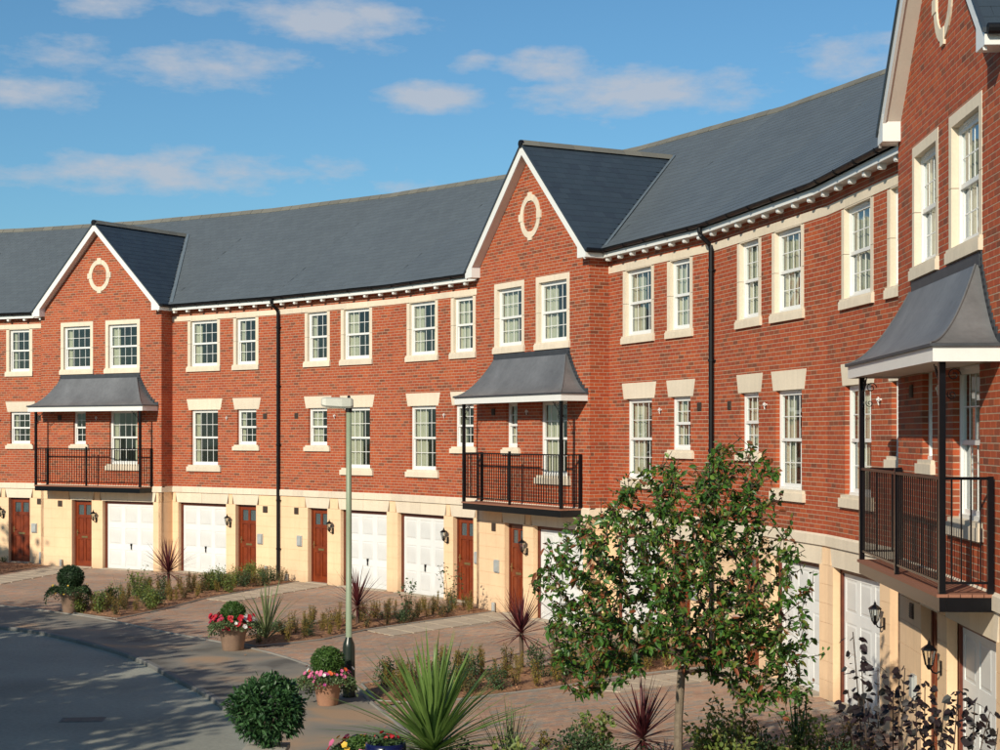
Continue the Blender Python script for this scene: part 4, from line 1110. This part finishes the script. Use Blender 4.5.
tree_limbs(nodes, par, cnt, .040, .0045, M['twig'], tt)
lp = []; ld = []; ls = []
for e in ends:
    chain = [e]; 
    while par[chain[-1]] >= 0 and len(chain) < 4: chain.append(par[chain[-1]])
    dirn = (nodes[e]-nodes[chain[min(1, len(chain)-1)]])
    for _ in range(11):
        f = RS.uniform(0, 1)*(len(chain)-1); i0 = int(f); i1 = min(i0+1, len(chain)-1); p0 = nodes[chain[i0]].lerp(nodes[chain[i1]], f-i0)
        lp.append(tuple(p0+Vector(tuple(RS.normal(size=3)*.018)))); dv3 = np.array(dirn.normalized() if dirn.length > 0 else Vector((0, 0, 1)))*.5+RS.normal(size=3)*.75+np.array([0, 0, -.12]); ld.append(dv3); ls.append(RS.uniform(.05, .105))
lp = np.array(lp); ld = np.array(ld); ls = np.array(ls); ups = RS.normal(size=lp.shape)*.7+np.array([0, -.2, .9])
order = np.argsort(lp[:, 1]-ls*8); near = order[:300]; rest = order[300:]
cme = leaves_mesh('crown', lp[rest], ld[rest], ups[rest], ls[rest], .46, M['leaf_tree'], .25, .18)
link('crown', cme, tt, kind='stuff')
for i in near:
    link('leaf', leaves_mesh('leaf', lp[i:i+1]*0, ld[i:i+1], ups[i:i+1], ls[i:i+1], .46, M['leaf_tree'], .25, .18), tt, loc=tuple(lp[i]))
# --- trees on the green that throw the shade (left of the picture)
def green_tree(x, y, h_, r, seed, lab):
    t = thing('green_tree', lab, 'tree', (x, y, 0)); q = random.Random(seed); pts = []
    while len(pts) < 260:
        v = Vector((q.uniform(-1, 1), q.uniform(-1, 1), q.uniform(-1, 1)))
        if .35 < v.length < 1: pts.append(Vector((v.x*r, v.y*r, h_*.62+v.z*h_*.38)))
    fk = Vector((0, 0, h_*.25)); nd, pa, cn_, en = grow(fk, pts, .5, seed)
    b = MB(); b.tube([(0, 0, -.1), (0, 0, h_*.12), tuple(fk)], [.24, .19, .17], 10); b.build('trunk', M['bark'], t)
    tree_limbs(nd, pa, cn_, .14, .012, M['twig'], t)
    P = []
    for e in en:
        for _ in range(30): P.append(np.array(nd[e])+RS.normal(size=3)*.42)
    P = np.array(P); n = len(P)
    link('crown', leaves_mesh('crown', P, RS.normal(size=(n, 3)), RS.normal(size=(n, 3))*.6+np.array([0, 0, 1.]), RS.uniform(.2, .34, n), .7, M['leaf_wood'], .2, .1), t, kind='stuff')
GT = [(-13.9, 13.2, 8.5, 3.6), (-15.5, 9.0, 8.5, 3.4), (-16.5, 19.5, 8.5, 3.6), (-25.6, 36.5, 10.0, 4.0), (-19.5, 25.0, 8.0, 3.2), (-14.0, 22.5, 6.0, 2.5)]
for i, (x, y, hh, r) in enumerate(GT): green_tree(x, y, hh, r, 20+i, ['tall leafy tree on the green casting shade over the road', 'smaller round tree nearest the road on the green', 'broad tree on the green beside the bend of the road', 'tallest tree of the green shading the far left doorway', 'wide tree at the back of the green', 'low bushy tree in the middle of the green'][i])
# grass of the green inside the road loop
poly('green', [(-8.5, 5), (-10, 12), (-11.8, 19), (-13.0, 26), (-17, 31), (-23, 33.5), (-30, 38), (-36, 28), (-38, 10), (-30, 2), (-14, 0)], -.03, M['grass'])

# --- potted box balls with flowers
def pot(t, r, h_, m):
    b = MB(); b.lathe([(r*.62, 0), (r*.66, .01), (r*.86, h_*.80), (r*.90, h_*.82), (r*1.0, h_*.83), (r*1.02, h_*.9), (r*1.0, h_), (r*.9, h_), (r*.88, h_*.88), (0, h_*.88)], (0, 0, 0), 28); b.build('pot', m, t, smooth=True)
def flowers(t, c, R, z0, z1, cols, n, size, seed, side=None):
    q = random.Random(seed); n = int(n*1.5); size *= 1.15
    for (cn_, share) in cols:
        b = MB()
        for _ in range(int(n*share)):
            a = q.uniform(0, 6.28) if side is None or cn_ not in side else q.gauss(side[cn_], .45)
            rr = R*q.uniform(.8, 1.12); z = q.uniform(z0, z1); o = Vector((c[0]+rr*math.cos(a), c[1]+rr*math.sin(a), z)); nn = Vector((math.cos(a)*.8, math.sin(a)*.8-.2, .6)).normalized(); s1 = nn.cross(Vector((0, 0, 1))).normalized(); s2 = nn.cross(s1); k0 = len(b.v); sz = size*q.uniform(.7, 1.2)
            b.v.append(tuple(o+nn*sz*.1))
            for k in range(10):
                th = k*math.pi/5; rad = sz*(1 if k % 2 == 0 else .8)*.85; b.v.append(tuple(o+(s1*math.cos(th)+s2*math.sin(th))*rad+nn*sz*.3))
            b.f += [(k0, k0+1+k, k0+1+(k+1) % 10) for k in range(10)]
        b.build('flowers', M['fl_'+cn_], t, kind='stuff')
def box_pot(name, label, x, y, r, h_, m, ball_r, ball_z, mball, trail, cols, seed, fs=.03, nfl=60, side=None, trail_r=None):
    t = thing(name, label, 'potted plant', (x, y, 0), 0, 'potted box balls along the pavement'); pot(t, r, h_, m)
    b = MB(); b.lathe([(ball_r*.8*math.cos(a*math.pi/12), ball_r*.8*math.sin(a*math.pi/12)) for a in range(-6, 7)], (0, 0, ball_z), 16); b.build('clipped_core', mball, t, smooth=True)
    link('box_ball', cloud(int(4200*(ball_r/.3)**1.4), ellip((0, 0, ball_z), (ball_r*.97, ball_r*.97, ball_r*.9), .78), .036, .6, mball, 'box_ball', .7), t, kind='stuff')
    tr = trail_r or r
    def smp():
        a = RS.uniform(0, 2*math.pi); u = RS.uniform(0, 1)**.8; R = tr*(.75+.55*u)*(1+.15*math.sin(3*a+seed)); dz = .10-(.34 if math.sin(a) > -.35 else .12)*u**2*(.6+.5*math.sin(2*a+seed*2)**2)
        return np.array([R*math.cos(a), R*math.sin(a), h_+dz+RS.uniform(-.04, .04)])
    link('trailing_foliage', cloud(2600, smp, .045, .6, M[trail], 'trailing_foliage', .5), t, kind='stuff')
    if cols: flowers(t, (0, 0), tr*1.05, h_-.02, h_+.22, cols, nfl, fs, seed, side)
    return t
box_pot('potted_box_ball', 'clay pot with box ball, pink and orange flowers, beside the lamp post', -2.68, 25.3, .24, .37, M['terra'], .27, .66, M['leaf_box'], 'leaf_grey', [('pink', .38), ('white', .17), ('orange', .3), ('magenta', .15)], 3, .034, 60, trail_r=.33)
box_pot('potted_box_ball', 'clay pot with small box ball among red and white flowers beside the variegated flax', -5.21, 31.75, .31, .47, M['terra_old'], .25, .72, M['leaf_box'], 'leaf_grey', [('red', .6), ('crimson', .4), ('white', .14)], 8, .048, 90, side={'white': -.25, 'crimson': 3.3}, trail_r=.38)
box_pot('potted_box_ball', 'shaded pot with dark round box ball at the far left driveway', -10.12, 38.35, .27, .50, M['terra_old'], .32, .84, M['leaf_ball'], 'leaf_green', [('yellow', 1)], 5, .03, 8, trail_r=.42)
# foreground pot, laurel and blue pot
t = box_pot('potted_box_ball', 'low box mound with red, pink and yellow flowers beside the spiky plant', -1.62, 19.0, .28, .42, M['terra'], .25, .46, M['leaf_box'], 'leaf_green', [('red', .35), ('pink', .35), ('yellow', .15), ('blue_purple', .15)], 12, .045, 46, trail_r=.33)
t = thing('blue_pot', 'dark blue glazed pot at the bottom edge under the spiky green leaves', 'pot', (-1.30, 18.5, 0))
pot(t, .23, .70, M['blue'])
link('bedding_foliage', cloud(260, ellip((0, 0, .72), (.19, .19, .06)), .05, .6, M['leaf_green'], 'bedding_foliage', .5), t, kind='stuff'); flowers(t, (0, 0), .14, .74, .80, [('red', 1.)], 6, .03, 4)
t = thing('potted_laurel', 'large round dark green laurel bush in a square stone planter', 'potted plant', (-2.73, 19.0, 0))
b = MB(); b.wbox(-.22, .22, -.22, .22, 0, .50); b.wbox(-.25, .25, -.25, .25, .501, .56); b.build('square_planter', M['planter'], t)
b = MB()
for k in range(14):
    a = k*2.4; b.tube([(0, 0, .5), (.1*math.cos(a), .1*math.sin(a), .7), (.32*math.cos(a), .32*math.sin(a), .8+.05*(k % 7))], .009, 4)
b.build('stems', M['twig'], t)
link('foliage', cloud(2600, lumpy((0, 0, 1.0), (.46, .46, .42), 46, .12, .5, 5), .085, .36, M['leaf_laurel'], 'foliage', .8), t, kind='stuff')
link('foliage', cloud(1500, ellip((0, 0, 1.0), (.42, .42, .38), 0), .085, .36, M['leaf_laurel'], 'foliage', .8), t, kind='stuff')
# spiky plants
blade_plant('spiky_palm', 'large spiky green cordyline palm spreading its blades at the bottom centre', 'plant', (-.78, 19.0, 0), .50, 200, 1.42, .080, M['leaf_yucca'], M['trunkred'], elr=(-.2, 1.5), stem_r=.07, bend=(.15, .6), seed=4, pw=1.0)
G_ = 'crimson cordylines in the beds'
for (x, y, cr, L, n, lab, sd) in ((-8.62, 42.3, .62, 1.0, 80, 'crimson cordyline in front of the garage right of the leftmost gable', 1), (-3.12, 35.6, .45, .95, 70, 'crimson cordyline behind the street lamp pole', 2), (.38, 29.3, .62, .92, 70, 'crimson cordyline left of the young tree before the middle gable', 3), (1.80, 20.6, .35, .86, 80, 'nearest crimson cordyline at the foot of the young tree', 4)):
    blade_plant('red_cordyline', lab, 'plant', (x, y, 0), cr, n, L, .048, M['leaf_red'], M['trunkred'], G_, (-.35, 1.45), .04, (.05, .45), sd, 1.0)
blade_plant('variegated_flax', 'tall striped flax growing right of the pot of red flowers', 'plant', (-4.75, 33.1, 0), .05, 40, 1.30, .075, M['leaf_flax'], M['trunkred'], 'striped flax plants', (.55, 1.5), .03, (.1, .9), 9)
blade_plant('variegated_flax', 'striped flax at the bottom edge right of the green spiky palm', 'plant', (.12, 19.7, 0), .05, 36, 1.0, .036, M['leaf_flax'], M['trunkred'], 'striped flax plants', (.8, 1.52), .03, (.05, .5), 10)
blade_plant('dark_flax', 'upright dark green flax blades at the bottom edge left of the burgundy shrub', 'plant', (3.72, 20.4, 0), .05, 12, .95, .05, M['leaf_laurel'], M['trunkred'], None, (1.1, 1.5), .03, (.05, .3), 11)
blade_plant('grassy_tuft', 'thin grassy tuft at the shaded left end of the second bed', 'plant', (-9.2, 39.4, 0), .03, 26, .8, .025, M['leaf_green'], M['trunkred'], None, (.6, 1.5), .02, (.2, .9), 12)
# burgundy shrub at lower right (leafy upright stems)
t = thing('burgundy_shrub', 'dark burgundy leaved shrub with upright stems in front of the right-hand garage doors', 'shrub', (3.15, 12.5, 0))
b = MB(); lp = []; ld = []; ls = []; near = []
q = random.Random(3)
K = 12.5/1627.
tips = [(853, 632), (862, 672), (878, 668), (893, 690), (905, 668), (925, 682), (916, 700), (945, 702), (958, 690), (975, 700), (990, 712), (868, 700), (848, 690), (998, 728), (935, 718), (885, 640)][:15]
for (tx, ty) in tips:
    y_ = q.uniform(-.45, .45); KK = (12.5+y_)/1627.
    X = (tx-500)*KK-3.15; Z = 4.2-(ty-434.6)*KK; bx = X*.55+q.uniform(-.1, .1)
    P0 = Vector((bx, y_*.6, 0)); P1 = Vector((bx*.5+X*.5+q.uniform(-.06, .06), y_*.8, Z*.6)); P2 = Vector((X, y_, Z)); line = []
    for k in range(15):
        f = k/14; line.append(P0.lerp(P1, f).lerp(P1.lerp(P2, f), f))
    b.tube(line, [.010-.006*k/14 for k in range(15)], 5)
    for k in range(80):
        f = q.uniform(.25, 1)**.9; p_ = P0.lerp(P1, f).lerp(P1.lerp(P2, f), f); a = q.uniform(0, 6.28); sp = .03+.14*q.random()*(1.15-f)
        lp.append((p_.x+sp*math.cos(a), p_.y+sp*math.sin(a), p_.z+q.uniform(-.04, .04))); ld.append((math.cos(a), math.sin(a), q.uniform(-.5, .3))); ls.append(q.uniform(.045, .08))
b.build('stems', M['twig'], t)
lp = np.array(lp); ld = np.array(ld); ls = np.array(ls); ups = RS.normal(size=lp.shape)*.5+np.array([0, -.5, .6]); order = np.argsort(-ls)
link('foliage', leaves_mesh('foliage', lp[order[260:]], ld[order[260:]], ups[order[260:]], ls[order[260:]], .8, M['leaf_dark'], .2, .3), t, kind='stuff')
for i in order[:260]: link('leaf', leaves_mesh('leaf', lp[i:i+1]*0, ld[i:i+1], ups[i:i+1], ls[i:i+1], .8, M['leaf_dark'], .2, .3), t, loc=tuple(lp[i]))

# small bed shrubs: six kinds, each a foliage mesh on thin stems, copied round the beds
def shrub_proto(kind):
    mt, n, hh, r, sz, wd = dict(gold=('leaf_gold', 420, .42, .13, .045, .35), lime=('leaf_lime', 520, .50, .26, .07, .5), green=('leaf_green', 560, .42, .26, .055, .5),
                                rust=('leaf_rust', 400, .42, .15, .045, .4), low=('leaf_green', 420, .2, .24, .04, .6), conifer=('leaf_gold', 560, .42, .12, .035, .3))[kind]
    b = MB()
    nst = 9 if kind != 'conifer' else 4; L = []
    for k in range(nst):
        a = RS.uniform(0, 6.28); rr = r*RS.uniform(.3, 1); top = np.array([rr*math.cos(a), rr*math.sin(a), hh*RS.uniform(.7, 1.25)]); bot = np.array([rr*.25*math.cos(a), rr*.25*math.sin(a), 0]); L.append((bot, top)); b.tube([tuple(bot), tuple(top)], [.006, .003], 4)
    def smp():
        bo, to = L[RS.randint(nst)]; f = RS.uniform(.12, 1); return bo+(to-bo)*f+RS.normal(size=3)*r*(.24 if kind in ('gold', 'rust', 'conifer') else .3)*(1.15-f*.6)
    return b.mesh('stems', M['twig']), cloud(n, smp, sz, wd, M[mt], 'foliage', .4)
protos = {k: [shrub_proto(k) for _ in range(3)] for k in ('gold', 'lime', 'green', 'rust', 'low', 'conifer')}
WORD = dict(gold='small golden-green feathery shrub', lime='lime green leafy shrub', green='dark green leafy shrub', rust='small bronze-orange shrub', low='low spreading green shrub', conifer='small upright golden conifer')
BW = ['in the far left bed by the shaded doorway', 'in the bed between the leftmost gable and the left drainpipe', 'in the bed behind the street lamp', 'in the bed behind the young tree', 'in the foreground bed along the bottom edge']
SH = {}
def place_shrub(x, y, kind, bed, sc=1.):
    st, fo = random.choice(protos[kind])
    t = thing('small_shrub', WORD[kind]+' '+BW[bed], 'shrub', (x, y, .04), random.uniform(0, 6.28), WORD[kind]+'s '+BW[bed]); t.scale = (sc*random.uniform(.9, 1.1), sc*random.uniform(.9, 1.1), sc*random.uniform(.85, 1.25))
    SH.setdefault((kind, bed), []).append((x/y, t)); link('stems', st, t); f = link('foliage', fo, t); f['kind'] = 'stuff'
mixk = [['green', 'low', 'lime', 'green', 'gold'], ['gold', 'lime', 'green', 'rust', 'gold', 'rust', 'conifer', 'gold', 'lime'], ['gold', 'rust', 'conifer', 'conifer', 'low', 'gold', 'rust'], ['conifer', 'green', 'gold', 'gold', 'rust', 'conifer', 'low'], ['green', 'conifer', 'rust', 'green', 'low', 'gold', 'lime']]
cnts = [28, 78, 60, 60, 50]
for k, B in enumerate(BEDS):
    xs = [q_[0] for q_ in B]; ys = [q_[1] for q_ in B]; placed = []; tries = 0; q = random.Random(60+k)
    while len(placed) < cnts[k] and tries < 9000:
        tries += 1; x = q.uniform(min(xs), max(xs)); y = q.uniform(min(ys), max(ys))
        if k == 4 and not (17.6 < y < 20.9 and x < 4.6): continue
        if not all(inside((x+a, y+c), B) for a, c in ((.18, 0), (-.18, 0), (0, .18), (0, -.18))): continue
        if any(math.dist((x, y), z_) < .30 for z_ in placed): continue
        if any(math.dist((x, y), z_) < .45 for z_ in ((-4.75, 33.1), (-8.62, 43.2), (-3.12, 35.6), (.38, 29.3), (1.8, 20.6), (1.935, 17.8), (-.78, 19), (.12, 19.7))): continue
        placed.append((x, y)); place_shrub(x, y, q.choice(mixk[k]), k, {0: .7, 1: .72, 2: .72, 3: .85, 4: 1.0}[k])
ORD = ['leftmost', 'second from left', 'third from left', 'fourth from left', 'fifth from left', 'sixth from left', 'seventh from left', 'eighth from left', 'ninth from left', 'tenth from left', 'eleventh from left', 'twelfth from left', 'thirteenth from left', 'fourteenth from left', 'fifteenth from left', 'sixteenth from left', 'seventeenth from left', 'eighteenth from left', 'nineteenth from left', 'twentieth from left', 'rightmost but five', 'rightmost but four', 'rightmost but three', 'rightmost but two', 'rightmost but one', 'rightmost']
BW2 = ['by the far left shaded doorway', 'left of the left drainpipe', 'behind the street lamp', 'behind the young tree', 'along the bottom edge']
for (kd, bd), L_ in SH.items():
    L_.sort(key=lambda a: a[0])
    for i, (_, o) in enumerate(L_):
        if len(L_) > 1: o['label'] = (ORD[i] if len(L_) <= 20 or i < 20 else ORD[26-len(L_)+i])+' of the '+WORD[kd]+'s '+BW2[bd]
# a few taller leafy plants (roses)
def rose(x, y, hh, lab, seed, mt='leaf_green', fl=None):
    t = thing('rose_bush', lab, 'shrub', (x, y, .04)); q = random.Random(seed); b = MB(); P = []; D = []
    for k in range(5):
        a = q.uniform(0, 6.28); r = q.uniform(.1, .35); top = Vector((r*math.cos(a), r*math.sin(a), hh*q.uniform(.6, 1))); mid = top*.5+Vector((0, 0, hh*.1)); b.tube([(0, 0, 0), tuple(mid), tuple(top)], [.007, .005, .003], 5)
        for _ in range(26):
            f = q.uniform(.25, 1); p_ = Vector((0, 0, 0)).lerp(mid, f).lerp(mid.lerp(top, f), f); P.append((p_.x+q.gauss(0, .05), p_.y+q.gauss(0, .05), p_.z+q.gauss(0, .03))); D.append((q.gauss(0, 1), q.gauss(0, 1), q.gauss(0, .5)))
    b.build('stems', M['twig'], t); P = np.array(P); n = len(P)
    link('foliage', leaves_mesh('foliage', P, np.array(D), RS.normal(size=P.shape)*.4+np.array([0, 0, 1.]), RS.uniform(.05, .09, n), .6, M[mt], .2, .1), t, kind='stuff')
    if fl: flowers(t, (0, 0), .18, hh*.8, hh*1.0, [(fl, 1.)], 4, .035, seed)
rose(-2.1, 36.2, .95, 'taller leafy rose before the white garage left of the middle gable', 1)
rose(-1.2, 38.1, 1.15, 'climbing leafy rose in front of the brown door left of the middle gable', 2, 'leaf_green')
rose(-9.3, 41.6, .85, 'taller lime-leaved rose at the middle of the bed by the leftmost gable', 3, 'leaf_lime')
rose(3.1, 20.6, .95, 'rose with a few red blooms at the bottom edge below the young tree', 4, 'leaf_lime', 'red')
rose(3.95, 21.0, 1.2, 'tall thin rose beside the garage pier at lower right', 5, 'leaf_lime')
rose(2.6, 20.9, .9, 'bushy rose at the bottom edge right of the young tree trunk', 6, 'leaf_lime')

# ------------------------------------------------------------------ street lamp
t = thing('street_lamp', 'grey-green street lamp post with a flat lamp head and dark base, beside the flower pot', 'street lamp', (-2.42, 26.05, 0))
b = MB(); b.lathe([(.10, 0), (.105, .02), (.10, .04), (.098, .80), (.090, .86), (.060, .93), (.052, .96)], (0, 0, 0), 20); b.build('base', M['lamp_base'], t, smooth=True)
b = MB(); b.box(-.035, .035, .095, .102, .25, .62); b.build('access_door', M['lamp_base'], t)
b = MB(); b.tube([(0, 0, .93), (0, 0, 2.8), (0, 0, 4.60)], [.050, .046, .042], 16); b.build('pole', M['lamp_green'], t, smooth=True)
b = MB(); b.tube([(0, 0, 4.56), (0, 0, 4.64)], .052, 12); b.build('collar', M['black'], t)
b = MB(); sec = []
for (x, w_, z0, z1) in ((.07, .05, 4.64, 4.76), (.04, .075, 4.625, 4.785), (-.1, .10, 4.62, 4.79), (-.36, .10, 4.635, 4.80), (-.42, .08, 4.65, 4.79), (-.44, .05, 4.67, 4.77)):
    sec.append([(x, -w_, z0+.03), (x, -w_*.8, z1-.02), (x, -w_*.4, z1), (x, w_*.4, z1), (x, w_*.8, z1-.02), (x, w_, z0+.03), (x, w_*.7, z0), (x, -w_*.7, z0)])
for s_ in sec: b.v += s_
for i in range(len(sec)-1):
    for j in range(8): b.f.append((8*i+j, 8*i+(j+1) % 8, 8*i+8+(j+1) % 8, 8*i+8+j))
b.f += [tuple(range(8)), tuple(range(8*(len(sec)-1), 8*len(sec)))]
hd = b.build('lamp_head', M['lamp_head'], t)
b = MB(); b.wbox(-.38, -.06, -.075, .075, 4.600, 4.628); b.build('lens', M['lglass'], hd)
b = MB(); b.lathe([(.025, 0), (.025, .04), (.0, .05)], (.0, 0, 4.78), 10); b.build('photocell', M['black'], hd)

# leaf litter and grit blown over the drives and the footway
b = MB(); q = random.Random(77)
for _ in range(900):
    y = q.uniform(17, 46); x = q.uniform(-.3*y, 5.4)
    if not (inside((x, y), AREA) or q.random() < .3): continue
    if any(x0 <= x <= x1 and y0 <= y <= y1 and inside((x, y), B) for B, x0, x1, y0, y1 in ALLB[:5]): continue
    onroad = not inside((x, y), AREA) and x < -.163*y-0.9
    if onroad: continue
    a = q.uniform(0, 6.28); l = q.uniform(.015, .04); z = .010 if inside((x, y), AREA) else .006; ca_, sa_ = math.cos(a)*l, math.sin(a)*l
    b.add([(x-ca_, y-sa_, z+.012), (x+sa_*.5, y-ca_*.5, z+.006), (x+ca_, y+sa_, z+.016), (x-sa_*.5, y+ca_*.5, z+.012)], [(0, 1, 2, 3)])
o = b.build('leaf_litter', M['chips'], None, kind='stuff'); o['label'] = 'scattered dry leaves and grit on the drives'; o['category'] = 'leaf litter'
